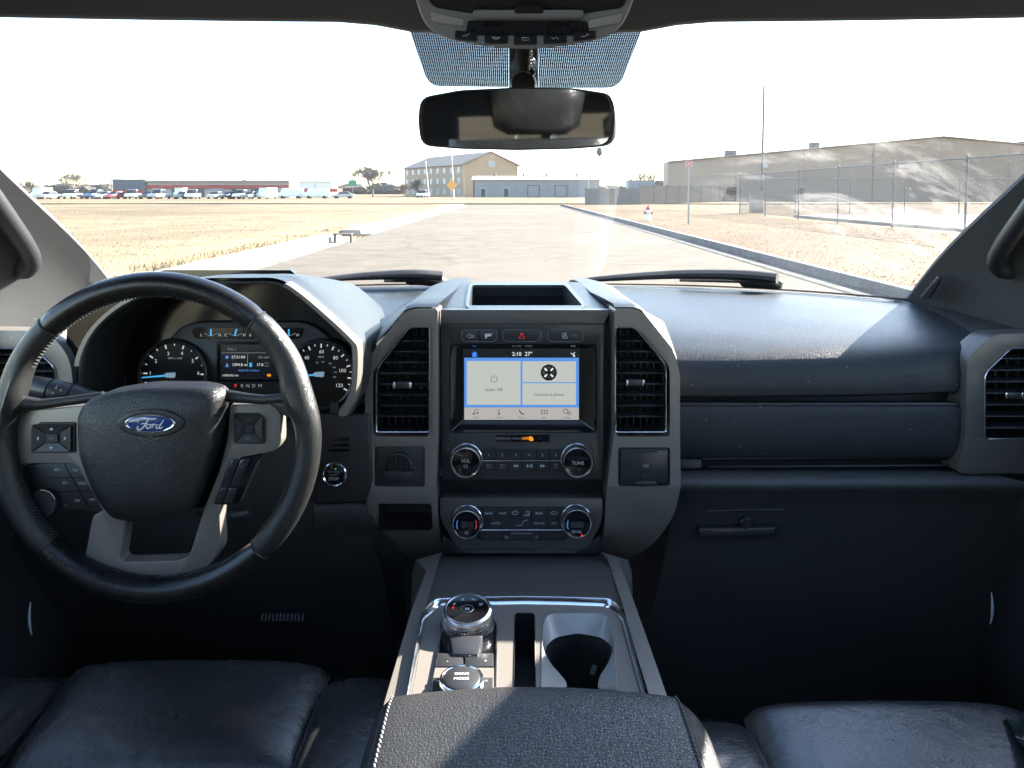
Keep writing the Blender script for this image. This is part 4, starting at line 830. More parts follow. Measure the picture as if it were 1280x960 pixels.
# lower pad, tray slot, ledge, glovebox
def hloft(rows, xl, xr, name, m, nv=20, parent=dash, ends=True):
    rr = [[PY(xl[i] + (xr[i] - xl[i]) * t, py, Y) for t in np.linspace(0, 1, 7)] for i, (py, Y) in enumerate(rows)]
    return B().loft(rr, 24, nv).out(name, m, parent, smooth=75)
hloft([(501, 1.24), (502, 1.178), (505, 1.166), (512, 1.160), (530, 1.157), (550, 1.156), (566, 1.159), (574, 1.170), (576, 1.22)], [846] * 9, [1205, 1203, 1202, 1201, 1200, 1199, 1198, 1198, 1198], 'lower_pad', DASH, 32)
hloft([(503.6, 1.1625), (505, 1.1615), (506.4, 1.1615)], [847] * 3, [1200] * 3, 'pad_highlight_strip', SATIN, 4)
b = B(); b.prism([PY(840, 494, 1.205), PY(1208, 490, 1.205), PY(1208, 640, 1.205), PY(840, 640, 1.205)], (0, .01, 0)); b.out('backing_panel', BLACK, dash)
for py, m_ in ((573.5, SATIN), (583.5, SATIN)):
    b = B(); b.tube([PY(886 if py > 580 else 878, py, 1.166), PY(1187, py - 2, 1.166)], .0013, n=8); b.out('tray_edge', m_, dash)
b = B(); b.prism([PY(850, 573, 1.170), PY(877, 573, 1.170), PY(877, 586, 1.165), PY(850, 586, 1.165)], (0, .02, 0)).bevel(.002); b.out('tray_end', BLACK, dash)
hloft([(586, 1.20), (587.5, 1.172), (591, 1.152), (597, 1.136), (604, 1.128), (611, 1.128), (619, 1.136), (640, 1.155), (700, 1.185), (800, 1.22), (900, 1.27), (1000, 1.36)], [846, 846, 847, 847, 847, 847, 846, 842, 830, 808, 790, 770], [1215, 1225, 1240, 1260, 1290, 1330, 1345, 1350, 1360, 1400, 1400, 1400], 'glovebox_door', DASHLO, 60)
gb = [PY(873, 660, 1.152), PY(970, 659, 1.152), PY(971, 671, 1.150), PY(874, 672, 1.150)]
B().prism(gb, (0, .03, 0)).bevel(.003, 3).out('glovebox_handle', SATIN, dash)
B().tube([PY(884, 639, 1.150), PY(930, 637.5, 1.150), PY(980, 637, 1.150)], .0015, n=8).out('glovebox_seam', SATIN, dash)
lk = Matrix.Translation(PY(931, 652, 1.158)) @ Matrix.Rotation(R(90), 4, 'X')
B().lathe([(.009, -.01), (.009, .006), (.007, .008), (.0, .008)], lk, 20).out('glovebox_lock', SATIN, dash)
letter('AIRBAG', 1139, 470, 4.5, 1.19, dash, EMBOSS, dz=.0, mtx=Matrix.Translation(PY(1139, 470, 1.163)) @ Matrix.Rotation(R(86), 4, 'X') @ Matrix.Diagonal((.0012, .0012, .0012, 1)))

# end vents (right and left)
SLAT = mat('vent_slat_plastic', (.022, .022, .024), .35)
def air_vent(outer, inner, d, parent, knob, slats, name='air_vent', slat_dz=-.008, frame_m=None):
    "opening with chrome liner, dark box, horizontal slats and vertical vanes; outer/inner px outlines of equal length"
    v = B(); v.loops([[PD(x, y, d, .000) for x, y in outer], [PD(x, y, d, .0022) for x, y in off_poly(outer, -.35)], [PD(x, y, d, .0036) for x, y in off_poly(outer, -1.0)], [PD(x, y, d, .0030) for x, y in off_poly(outer, -1.9)], [PD(x, y, d, -.001) for x, y in inner], [PD(x, y, d, -.005) for x, y in inner]])
    vo_ = v.out(name, frame_m or CHROME, parent, smooth=60)
    b = B(); b.loops([[PD(x, y, d, -.004) for x, y in inner], [PD(x, y, d, -.075) for x, y in inner]], cap1=True); b.out('vent_box', BLACK, vo_)
    xs0, xs1, ys0, ys1 = min(p[0] for p in inner), max(p[0] for p in inner), min(p[1] for p in inner), max(p[1] for p in inner)
    def span(y):
        hits = []
        for i in range(len(inner)):
            a, c = inner[i], inner[(i + 1) % len(inner)]
            if (a[1] - y) * (c[1] - y) < 0: hits.append(a[0] + (c[0] - a[0]) * (y - a[1]) / (c[1] - a[1]))
        return (min(hits), max(hits)) if len(hits) >= 2 else (xs0, xs1)
    for y in slats:
        a, c = span(y); a += .4; c -= .4
        P = lambda x, yy, dz: PD(x, yy, d, dz)
        b = B(); b.prism([P(a, y - .9, slat_dz), P(c, y - .9, slat_dz), P(c, y + .9, slat_dz + .0012), P(a, y + .9, slat_dz + .0012)], FW * .016 + UP * .004).bevel(.0005, 1); b.out('slat', SLAT, vo_)
    for x in np.linspace(xs0, xs1, 8)[1:-1]:
        ysn = [y for y in np.linspace(ys0, ys1, 24) if span(y)[0] < x < span(y)[1]]
        if len(ysn) > 2:
            b = B(); b.prism([PD(x - .5, min(ysn), d, -.032), PD(x + .5, min(ysn), d, -.032), PD(x + .5, max(ysn), d, -.032), PD(x - .5, max(ysn), d, -.032)], FW * .02); b.out('vane', SLAT, vo_)
    if knob:
        kx, ky = knob
        b = B(); b.px(fillet(rect(kx - 9, ky - 4, kx + 9, ky + 4), 2.5, 3), d, .014, .004).bevel(.001, 2); kb = b.out('vent_knob', SATIN, vo_)
        for s in (-1, 1):
            b = B(); b.px(fillet(rect(kx + s * 10 - 1.6, ky - 4, kx + s * 10 + 1.6, ky + 4), 1.5, 3), d, .012, .005).bevel(.0008, 2); b.out('knob_tip', CHROME, vo_)
    return vo_
def off_poly(poly, g):
    c = V((sum(p[0] for p in poly) / len(poly), sum(p[1] for p in poly) / len(poly))); out = []
    n = len(poly)
    for i in range(n):
        p0, p, p1 = V(poly[i - 1]), V(poly[i]), V(poly[(i + 1) % n]); e0, e1 = (p - p0), (p1 - p)
        n0, n1 = V((e0.y, -e0.x)), V((e1.y, -e1.x)); n0 = n0.normalized() if n0.length > 1e-6 else n1.normalized(); n1 = n1.normalized() if n1.length > 1e-6 else n0
        m = (n0 + n1); m = m.normalized() if m.length > 1e-6 else n0; k = g / max(.4, m.dot(n0)); q = p + m * k
        q2 = p - m * k; out.append(tuple(q if ((q - c).length > (q2 - c).length) == (g > 0) else q2))
    return out
# right-hand end vent
ev_o = [(1229, 549), (1229, 466), (1262, 434), (1330, 434), (1336, 549)]; ev = fillet(ev_o, [5, 8, 8, 8, 5], 4); evi = off_poly(ev, -3.2)
D1 = 1.165
sur = fillet([(1197, 590), (1207, 548), (1209, 447), (1241, 418), (1345, 414), (1352, 548), (1335, 592), (1224, 592), (1216, 594)], [3, 8, 12, 12, 10, 10, 6, 4, 4], 4)
b = B(); b.plate(sur, [ev], lambda x, y: PD(x, y, D1, .0), FW * .05); b.bevel(.004, 3, 50); b.out('vent_surround', TAUPED, dash, smooth=35)
air_vent(ev, evi, D1, dash, (1266, 494), list(np.linspace(449, 536, 7)), slat_dz=-.006)
# left-hand end vent behind the wheel
lv_o = [(-40, 480), (-44, 432), (46, 436), (70, 458), (74, 492), (60, 502), (-30, 506)]; lv = fillet(lv_o, 8, 4); lvi = off_poly(lv, -3.2)
sur = fillet([(-70, 520), (-75, 412), (60, 414), (88, 446), (93, 500), (84, 522)], [5, 8, 14, 20, 16, 8], 4)
b = B(); b.plate(sur, [lv], lambda x, y: PD(x, y, 1.14, .0), FW * .05); b.bevel(.004, 3, 50); b.out('vent_surround', TAUPE, dash, smooth=35)
air_vent(lv, lvi, 1.14, dash, None, list(np.linspace(444, 496, 6)), slat_dz=-.006)

# driver side: top skin, binnacle hood, knee panel
dr_rows = [[mir(p, -1) + V((0, 0, -.012)) for p in r] for r in up_rows]
dr_rows = [[p + V((.0, 0, 0)) for p in r] for r in dr_rows]
B().loft(dr_rows[:8], 50, 50).out('driver_pad', DASH, dash, smooth=75)
ap2 = [[mir(p, -1) + V((0, 0, -.01)) for p in r] for r in ap]
B().loft(ap2, 40, 12).out('corner_apron', DASHLO, dash, smooth=75)
# binnacle: opening outline in px, front lip at d .. back plate
arch = [(92, 530), (95, 470), (100, 440), (117, 409), (150, 380), (196, 360), (250, 351), (310, 350), (347, 351), (372, 364), (408, 394), (440, 424), (447, 437), (446, 480), (440, 502), (430, 517), (428, 530)]
ar = [tuple(p) for p in catmull(np.array(arch, float), 60)]
ctr = (270, 460)
sc2 = lambda p, k: (ctr[0] + (p[0] - ctr[0]) * k, ctr[1] + (p[1] - ctr[1]) * k)
DH = 1.04
def binn(k, d, dz=0.0, lift=0.0): return [PD(*sc2(p, k), d, dz) + V((0, 0, lift)) for p in ar]
b = B(); b.loops([binn(.955, DH, -.002), binn(.95, DH, -.012), [PD(*sc2(p, .95), DH) + FW * .115 for p in ar]], close=False)
b.out('binnacle_liner', BLACK, dash, smooth=60)
b = B(); b.loops([binn(.955, DH, -.002), binn(.962, DH, .0), binn(.985, DH, .0), binn(.992, DH, -.004)], close=False); b.out('binnacle_lip', SATIN, dash, smooth=60)
# metallic trim on both flanks
for i0, i1 in ((5, 19), (31, 57)):
    seg = ar[i0:i1]; b = B(); b.loops([[PD(*sc2(p, .965), DH, .0015) for p in seg], [PD(*sc2(p, .972), DH, .005) for p in seg], [PD(*sc2(p, 1.005), DH, .005) for p in seg], [PD(*sc2(p, 1.02), DH, -.004) for p in seg], [PD(*sc2(p, 1.02), DH, -.02) for p in seg]], close=False); b.out('binnacle_trim', TAUPE, dash, smooth=60)
# outer skin of the hood running forward to the glass
hr = []
for k, fwd, drop in ((.992, .0, -.004), (1.012, .010, 0), (1.024, .03, .002), (1.02, .09, .004), (.95, .28, .022), (.86, .50, .045)):
    row = []
    for p in ar[2:-2]:
        q = PD(*sc2(p, k), DH) + V((0, fwd, -drop)); row.append(q)
    hr.append(row)
B().loft(hr, 57, 30).out('binnacle_hood', DASH, dash, smooth=75)
# panel right of the column (start button), left switch panel, knee bolster
pl = [(392, 517), (463, 517), (466, 600), (458, 628), (392, 632)]
b = B(); b.px(pl, 1.115, .03); b.bevel(.004, 3); b.out('switch_panel', BLACK, dash)
for y in (549, 556, 562.5):
    b = B(); b.px(fillet(rect(411, y - 1.9, 437, y + 1.9), 1.2, 2), 1.115, .004, .0012).bevel(.0004, 1); b.out('sensor_slot', GLOSS, dash)
M = LEAN(419, 592, 1.115, 0)
s_ = 1.115 / FPX
sbn = B().lathe([(17.5 * s_, 0), (17 * s_, .003), (15.6 * s_, .003), (15.6 * s_, .0)], M, 36, cap=False).out('start_button_bezel', BLACK, dash)
B().lathe([(15.6 * s_, 0), (15.4 * s_, .0055), (14.2 * s_, .0065), (12.8 * s_, .005), (12.8 * s_, .001)], M, 36, cap=False).out('start_button_ring', CHROME, dash)
sbt = B().lathe([(12.8 * s_, 0), (12.7 * s_, .004), (12 * s_, .0045), (0, .0045)], M, 36, cap=False).out('start_button', GLOSS, dash)
letter('ENGINE', 418, 588.5, 2.7, 1.115, sbt, INKDIM, dz=.0049); letter('START', 418, 592.6, 2.7, 1.115, sbt, INKDIM, dz=.0049); letter('STOP', 418, 597.5, 4, 1.115, sbt, INK, dz=.0049)
B().lathe([(.0011, .0045), (.0011, .0052), (0, .0053)], LEAN(420.5, 585, 1.115, 0), 10).out('indicator', E_GREEN, sbt)
b = B(); b.px(fillet(rect(412, 503, 424, 517), 2, 2), 1.10, .01).bevel(.001, 1); b.out('hood_foot', SATIN, dash)
hloft([(518, 1.16), (528, 1.135), (560, 1.11), (620, 1.10), (690, 1.13), (780, 1.22), (860, 1.34), (960, 1.5)], [-60] * 8, [400, 400, 400, 430, 470, 490, 500, 500], 'knee_bolster', DASHLO, 40)
hloft([(622, 1.115), (632, 1.10), (655, 1.105), (690, 1.14), (740, 1.22), (800, 1.32)], [392] * 6, [462, 465, 470, 500, 505, 510], 'knee_bolster', DASHLO, 30)

# ================================================================== INSTRUMENT CLUSTER
ic = thing('instrument_cluster', 'dark instrument cluster with two dials and a trip display behind the wheel', 'instrument cluster', PD(305, 500, 1.145))
DC = 1.145
b = B(); b.px([(70, 535), (80, 380), (200, 338), (360, 338), (462, 420), (462, 535)], DC, .01, -.012); b.out('back_plate', GLOSS, ic)
b = B(); b.px(fillet([(172, 510), (172, 470), (225, 408), (245, 402), (378, 402), (398, 410), (448, 460), (448, 510)], 10, 4), DC, .012, .0); b.bevel(.003, 2); b.out('face_panel', BLACK, ic)
def dial(cx, cy_, rad, nums, ticks, needle, nm, lab, subt):
    g_ = B(); m = LEAN(cx, cy_, DC, 0); s = DC / FPX
    g_.lathe([(rad * 1.08 * s, 0), (rad * 1.05 * s, .010), (rad * s, .0115), (rad * .95 * s, .010), (rad * .945 * s, .002)], m, 56, cap=False); gd = g_.out('gauge_ring', SATIN, ic, smooth=50); gd['label'] = lab
    B().lathe([(rad * .945 * s, .0022), (0, .0022)], m, 48, cap=False).out('gauge_face', mat('gauge_face_black', (.006, .006, .007), .35, spec=.25), gd)
    for a, big in ticks:
        a = R(a); r0, r1 = (rad * (.80 if big else .86)), rad * .92; w = .85 if big else .5
        u, v_ = math.cos(a), -math.sin(a)
        P = [(cx + u * r - v_ * k * w, cy_ + v_ * r + u * k * w) for r, k in ((r0, -1), (r1, -1), (r1, 1), (r0, 1))]
        B().px(P, DC, .0006, .0030).out('tick', E_GAUGE, gd)
    for t, x, y, h in nums: letter(t, x, y, h, DC, gd, E_GAUGE, dz=.0030)
    if subt: letter(subt[0], subt[1], subt[2], subt[3], DC, gd, E_DIM, dz=.0030)
    (x0, y0), (x1, y1), w = needle
    dx, dy = x1 - x0, y1 - y0; L_ = math.hypot(dx, dy); nx, ny = -dy / L_, dx / L_
    B().px([(x0 + nx * w, y0 + ny * w), (x0 - nx * w, y0 - ny * w), (x1 - nx * w * .5, y1 - ny * w * .5), (x1 + nx * w * .5, y1 + ny * w * .5)], DC, .0015, .007).out('needle', E_NEEDLE, gd)
    b = B(); b.px(fillet([(x0 - 7, y0 - 2.6), (x0 + 6, y0 - 3.4), (x0 + 5, y0 + 3.2), (x0 - 7, y0 + 2.2)], 1.5, 3), DC, .004, .0095); b.bevel(.0008, 2); b.out('needle_hub', mat('needle_hub_grey', (.30, .36, .42), .35, emis=((.30, .45, .6), .5 * K)), gd)
dial(218.5, 467.5, 41.5, [('1', 189, 466, 4.6), ('2', 196, 451, 4.6), ('3', 211.5, 442, 4.6), ('4', 228.5, 441.5, 4.6), ('5', 242, 451, 4.6), ('6', 249, 466, 4.6)],
     [(178 - k * 17.8, k % 2 == 0) for k in range(0, 11)] + [(196, False), (214, True)], ((216, 468), (180, 471), 1.2), 'tach', 'tachometer dial with blue needle near one', ('RPM x 1000', 220, 447.5, 2.6))
dial(402, 467.5, 41.5, [('60', 402.5, 439.5, 4.6), ('80', 420, 447, 4.6), ('100', 428.5, 463, 4.6), ('120', 424.5, 481.5, 4.6), ('40', 384, 447, 4.6), ('20', 376.5, 463, 4.6), ('0', 381, 481.5, 4.6)],
     [(90 + k * 12.2, k % 2 == 0) for k in range(-10, 11)], ((401, 467), (368, 470), 1.2), 'speed', 'speedometer dial marked to 120', ('MPH', 402, 446, 2.8))
for t, x, y in (('80', 397, 453), ('100', 404, 452), ('120', 413, 454), ('140', 418, 459), ('160', 419.5, 465), ('180', 418.5, 471)): letter(t, x, y, 2.0, DC, ic, E_DIM, dz=.003)
b = B(); b.px(rect(276, 430, 349, 473), DC, .003, .0035); td_ = b.out('trip_display', E_DARK, ic)
b = B(); b.ring([PD(x, y, DC, .006) for x, y in rect(273, 427, 352, 476)], [PD(x, y, DC, .006) for x, y in rect(276, 430, 349, 473)], FW * .006); b.out('display_frame', GLOSS, ic, smooth=0)
for t, x, y, h, m_ in (('Trip 1', 291, 436, 3.2, E_DIM), ('27:51:04', 299, 446, 3.6, E_WHITE), ('62 mph', 331, 446, 3.2, E_DIM), ('1394.8 mi', 301, 455.5, 3.6, E_WHITE), ('17.8', 326, 455.5, 3.6, E_WHITE), ('AVG', 334.5, 453.4, 1.8, E_DIM), ('MPG', 334.5, 457, 1.8, E_DIM), ('Hold OK to Reset', 312, 462.5, 2.5, E_BLUE), ('104210.0 mi', 289, 468.7, 2.9, E_WHITE)):
    letter(t, x, y, h, DC, td_, m_, dz=.0041)
B().px(ell(285, 446, 1.9, n=12), DC, .0004, .0041).out('clock_icon', E_BLUE, td_); B().px(rect(313, 453, 316, 458), DC, .0004, .0041).out('fuel_icon', E_NEEDLE, td_); B().px([(283, 458), (285, 453), (287, 458)], DC, .0004, .0041).out('road_icon', E_BLUE, td_)
B().px(rect(335, 467, 339.5, 470), DC, .0004, .0041).out('warning_icon', E_AMBER, td_); B().px(rect(278, 440.4, 347, 440.8), DC, .0004, .0041).out('divider', E_DIM, td_); B().px(rect(310.3, 442, 310.7, 457), DC, .0004, .0041).out('divider', E_DIM, td_)
for i, (t, x) in enumerate((('P', 295.5), ('R', 303.5), ('N', 310.5), ('D', 318), ('M', 325.8))): letter(t, x, 482, 4.4, DC, ic, E_RED if i == 0 else E_DIM, dz=.003, bold=.02 if i == 0 else 0)
b = B(); b.px(fillet([(240, 409.5), (380, 409.5), (376, 423), (244, 423)], 5, 3), DC, .003, .0035); b.out('warning_strip', GLOSS, ic)
for cx, a_, z_, tilt in ((265, 'L', 'H', 0), (295.5, 'C', 'H', .25), (326, 'E', 'F', -.7), (362, 'C', 'H', 0)):
    letter(a_, cx - 12, 418.5, 3.4, DC, ic, E_GAUGE, dz=.0042); letter(z_, cx + 11, 418.5, 3.4, DC, ic, E_GAUGE, dz=.0042)
    stroke([(cx - 8.5 + k * 1.7, 416 + 3 * math.sin(math.pi * k / 10)) for k in range(11)], .55, DC, .0042, 'arc_scale', E_DIM, ic)
    B().px([(cx - 1 + tilt * 6, 411), (cx + 1 + tilt * 6, 411), (cx + 1 - tilt * 4, 419.5), (cx - 1 - tilt * 4, 419.5)], DC, .0005, .0045).out('mini_needle', E_NEEDLE, ic)
# ================================================================== CENTER STACK
cs = thing('center_stack', 'center stack with touchscreen, two tall air vents, radio and climate panels', 'center stack', PD(652, 700, 1.13))
DS = 1.14
# tower faces with vent openings
lvn = fillet([(469.5, 541), (469.5, 461), (512, 407.5), (538, 407.5), (538, 541)], [4, 9, 7, 4, 4], 4)
rvn = fillet([(768, 541), (768, 408), (794, 408), (833.5, 455), (833.5, 541)], [4, 4, 7, 9, 4], 4)
lt_ = fillet([(458.5, 602), (460, 540), (460, 470), (466, 441), (508, 388), (520, 384.5), (549, 384.5), (549, 540), (547, 602), (549, 664), (554, 745), (530, 745), (484, 690), (463, 640)], [0, 0, 10, 12, 6, 6, 4, 0, 0, 10, 2, 2, 20, 14], 4)
rt_ = fillet([(766, 384.5), (789, 384.5), (800, 388), (838, 436), (846, 462), (846, 540), (847, 602), (840, 640), (820, 690), (778, 745), (752, 745), (755, 664), (757, 602), (765, 540)], [4, 6, 6, 12, 10, 0, 0, 14, 20, 2, 2, 10, 0, 0], 4)
lpan = fillet(rect(471, 553, 533, 603), 4, 3); rpan = fillet(rect(770, 554, 834, 602), 4, 3)
pock = fillet(rect(475, 624, 541, 659), 4, 3)
def tower_to3(x, y):
    k = max(0.0, (y - 602) / 100.0); return PD(x, y, DS, .022 - .062 * k * k)
for outl_, holes in ((lt_, [lvn, lpan, pock]), (rt_, [rvn, rpan])):
    b = B(); b.plate(outl_, holes, tower_to3, FW * .07); b.bevel(.0028, 3, 55); b.out('tower_face', TAUPE, cs, smooth=35)
air_vent(lvn, off_poly(lvn, -2.6), DS - .0225, cs, (503, 481), list(np.linspace(427, 524, 8))) if False else None
def avx(poly, knob, ys):   # same plane as the tower face
    return air_vent(poly, off_poly(poly, -2.8), DS - .024, cs, knob, ys)
# outlines are measured on the tower plane, 24 mm nearer than the panel
kf = 1.0
avx(lvn, (503, 481), [427 + 13.6 * k for k in range(8)]); avx(rvn, (793.5, 478), [427 + 13.6 * k for k in range(8)])
# lower left: round aiming vent; lower right: 12 V cover; pocket
b = B(); b.px(lpan, DS, .02, .016); b.bevel(.001, 2); p1 = b.out('small_vent_panel', SATIN, cs)
s_ = DS / FPX
B().lathe([(17.5 * s_, 0), (17 * s_, .006), (15.4 * s_, .007), (14.6 * s_, .0), (14.5 * s_, -.002), (0, -.002)], LEAN(501, 578, DS, .0165), 32, cap=False).out('round_bezel', BLACK, p1)
b = B(); b.px(fillet([(481, 583), (521, 583), (515, 594), (487, 594)], 3, 3), DS, .012, .026); b.bevel(.0015, 2); b.out('thumb_rest', SATIN, p1)
for k in range(4):
    x = 493 + k * 5.4; B().px(rect(x, 567, x + 1.5, 583), DS, .004, .0215).out('vane', SLAT, p1)
b = B(); b.px(rpan, DS, .02, .017); b.bevel(.001, 2); b.out('socket_surround', BLACK, cs)
b = B(); b.px(fillet(rect(773.5, 557, 831.5, 599), 3, 3), DS, .01, .0215); b.bevel(.0015, 2); p2 = b.out('socket_cover', SATIN, cs)
b = B(); b.px(fillet(rect(787, 556, 818, 560), 1, 2), DS, .004, .0235); b.bevel(.0006, 1); b.out('hinge', SATIN, p2)
b = B(); b.px(fillet([(792, 595), (816, 595), (818, 600), (790, 600)], 1.5, 2), DS, .008, .026); b.bevel(.001, 2); b.out('pull_tab', SATIN, p2)
letter('12V', 804, 577, 3.6, DS, p2, INK, dz=.0219)
b = B(); b.loops([[PD(x, y, DS, .012) for x, y in pock], [PD(x, y, DS, -.05) for x, y in off_poly(pock, -3)]], cap1=True); b.out('pocket', BLACK, cs)
# shoulders that run from the tower tops forward to the glass
for s, ar_ in ((-1, [(463, 446), (470, 430), (509, 385.5), (520, 382.5), (549, 382.5)]), (1, [(843, 448), (836, 432), (799, 385.5), (789, 382.5), (766, 382.5)])):
    base = [PD(x, y, DS, .018) for x, y in ar_]; mid_ = [PD(x, y, DS, .02) for x, y in ar_]
    far = [PY(x, y, Yv) for x, y, Yv in (((474, 400, 1.32), (492, 392, 1.34), (523, 373, 1.36), (538, 366, 1.36), (566, 365, 1.36)) if s < 0 else ((830, 402, 1.32), (812, 393, 1.34), (782, 373, 1.36), (768, 366, 1.36), (738, 365, 1.36)))]
    far2 = [PY(x, y, Yv) for x, y, Yv in (((500, 384, 1.55), (512, 378, 1.57), (541, 357, 1.60), (556, 353, 1.60), (582, 353, 1.60)) if s < 0 else ((800, 384, 1.55), (790, 378, 1.57), (764, 357, 1.60), (748, 353, 1.60), (724, 352.5, 1.60)))]
    far3 = [p + V((0, .25, -.02)) for p in far2]
    b = B(); b.loops([[p + FW * .01 for p in base], base, [p.lerp(q, .05) + V((0, 0, .004)) for p, q in zip(base, far)], [p.lerp(q, .5) + V((0, 0, .003)) for p, q in zip(base, far)], far, far2, far3], close=False); b.out('shoulder', DASH, cs, smooth=40)
# flat top between the shoulders, with the open tray
tray = fillet([(586, 384), (590, 358), (706, 358), (728, 384)], 3, 3)
def top3(x, y):   # plane through the stack's top edge, sloping up towards the glass
    t = (388 - y) / 36.0; return PY(x, y, 1.165 + .40 * max(0, t) ** 1.25)
outer = fillet([(549, 388), (578, 353), (724, 352.5), (766, 388)], 2, 2)
b = B(); b.plate(outer, [tray], top3, V((0, .006, -.02))); b.out('tray_surround', DASH, cs, smooth=30)
b = B(); b.ring([top3(x, y) + V((0, -.001, .003)) for x, y in off_poly(tray, 4)], [top3(x, y) + V((0, -.001, .003)) for x, y in tray], V((0, 0, -.006))); b.out('tray_rim', SATIN, cs, smooth=50)
b = B(); b.loops([[top3(x, y) for x, y in tray], [top3(x, y) + V((0, -.004 + .03 * (y < 370), -.055)) for x, y in tray]], cap1=True); b.out('tray_well', SATIN, cs, smooth=30)
b = B(); b.px(fillet([(551, 387), (764, 387), (754, 404.5), (552, 404.5)], 1, 2), DS, .02, .004); b.bevel(.002, 3); b.out('top_trim', TAUPED, cs)
# ---- main black panel
pnl = fillet([(551, 405), (755, 405), (754, 600), (553, 600)], 2, 2); scr = fillet(rect(562.5, 430, 745.5, 541), 4, 3)
b = B(); b.plate(pnl, [scr], lambda x, y: PD(x, y, DS, 0), FW * .03); b.bevel(.001, 2, 50); b.out('radio_panel', SATIN, cs, smooth=30)
b = B(); b.px(rect(552, 598, 754, 625), DS, .03, -.028); b.out('gap_shadow_panel', BLACK, cs)
for x0, x1, split in ((577, 621, 599), (628.5, 676, None), (684.5, 729, None)):
    q = fillet([(x0 + 2, 412), (x1 - 2, 412), (x1, 414), (x1, 423), (x1 - 3, 426.5), (x0 + 3, 426.5), (x0, 423), (x0, 414)], 2, 2)
    b = B(); b.px(q, DS, .006, .002); b.bevel(.0008, 2); bt = b.out('button', BLACK, cs)
    B().tube([PD(x, y, DS, .0024) for x, y in q], .0005, n=6, closed=True).out('button_outline', mat('outline_grey', (.16, .17, .19), .4), bt)
    if split: B().px(rect(split - .3, 412.5, split + .3, 426), DS, .0004, .0026).out('split_line', GLOSS, bt)
stroke([(583.5, 420.5), (587, 417), (590, 420), (593, 418), (593, 421), (586, 422)], .8, DS, .0024, 'icon', INK, cs); B().px([(606, 417), (615, 417), (614, 420), (609, 420.5), (608, 423), (606.5, 423)], DS, .0004, .0024).out('icon', INK, cs)
stroke([(652.2, 416), (656, 422.5), (648.4, 422.5), (652.2, 416)], .8, DS, .0026, 'hazard_icon', E_RED, cs)
letter('A', 706.5, 419.5, 5, DS, cs, INK, dz=.0024); stroke([(706.5 + 3.6 * math.cos(a), 419.5 + 3.6 * math.sin(a)) for a in np.linspace(.5, 5.2, 12)], .6, DS, .0024, 'icon', INK, cs)
letter('OFF', 719, 419.5, 2, DS, cs, INKDIM, dz=.0024)
# screen: recessed bezel and display
sin_ = fillet(rect(578, 437.5, 726, 529), 2, 3)
b = B(); b.loops([[PD(x, y, DS, .001) for x, y in scr], [PD(x, y, DS, .003) for x, y in off_poly(scr, -1.2)], [PD(x, y, DS, -.002) for x, y in off_poly(scr, -3)], [PD(x, y, DS, -.014) for x, y in sin_]]); tsb = b.out('touchscreen', GLOSS, cs, smooth=30)
tsb['label'] = 'lit touchscreen showing clock, audio off and connect a phone tiles'
DB = -.014
b = B(); b.px(rect(577, 436.5, 727, 530), DS, .005, DB); b.out('display', E_DARK, tsb)
def T_(x0, y0, x1, y1, m_, nm, dz): return B().px(rect(x0, y0, x1, y1), DS, .0003, DB + dz).out(nm, m_, tsb, smooth=0)
T_(579.7, 449, 724.5, 511.6, E_BLUE, 'screen_background', .0006); T_(579.7, 511.8, 724.5, 527.4, E_BAR, 'menu_bar', .0006)
T_(583, 453, 650.8, 508.3, E_TILE, 'audio_tile', .0012); T_(653.2, 453.4, 720.8, 479.7, E_TILE, 'compass_tile', .0012); T_(653.2, 481, 720.8, 508.3, E_TILE, 'phone_tile', .0012)
SX = dict(d=DS, parent=tsb)
letter('2:10', 646, 444.3, 5.0, DS, tsb, E_WHITE, dz=DB + .001, bold=.012); letter('27°', 661, 444.3, 5.0, DS, tsb, E_WHITE, dz=DB + .001, bold=.012)
B().px([(592.7, 440.8), (596.5, 444.4), (595.4, 444.4), (595.4, 448), (590, 448), (590, 444.4), (588.9, 444.4)], DS, .0003, DB + .001).out('home_icon', emit('icon_blue', (.05, .25, .95)), tsb)
stroke([(714.5, 443), (717, 444.8), (719.5, 442)], 1.2, DS, DB + .001, 'satellite_icon', E_WHITE, tsb); B().px(ell(718.5, 446.5, 1.4, n=10), DS, .0003, DB + .001).out('satellite_icon', E_WHITE, tsb)
letter('Audio Off', 617, 489.3, 3.9, DS, tsb, E_INK, dz=DB + .0016); letter('Connect a phone', 687, 495.3, 3.9, DS, tsb, E_INK, dz=DB + .0016)
stroke([(617.3 + 4 * math.cos(a), 475.5 + 4 * math.sin(a)) for a in np.linspace(-1.0, 4.14, 18)], .7, DS, DB + .0016, 'power_icon', E_INK, tsb); stroke([(617.3, 470.5), (617.3, 475.5)], .7, DS, DB + .0016, 'power_icon', E_INK, tsb)
B().px(ell(686.5, 467.5, 10.3, n=36), DS, .0003, DB + .0016).out('compass_dial', E_DARK, tsb)
for k in range(4):
    a = math.pi / 4 + k * math.pi / 2; B().px([(686.5 + r * math.cos(a + da), 467.5 + r * math.sin(a + da)) for r, da in ((3.4, -.3), (7.6, -.18), (7.6, .18), (3.4, .3))], DS, .0003, DB + .0021).out('compass_ray', E_WHITE, tsb)
for t, x, y in (('N', 686.5, 461.2), ('E', 693.2, 467.5), ('S', 686.5, 473.6), ('W', 680, 467.5)): letter(t, x, y, 2.2, DS, tsb, E_DIM, dz=DB + .0021)
B().px(ell(684.6, 469.6, .8, n=8), DS, .0003, DB + .0022).out('compass_mark', E_RED, tsb); stroke([(686.5, 455.3), (686.5, 458)], .5, DS, DB + .0021, 'compass_mark', E_INK, tsb)
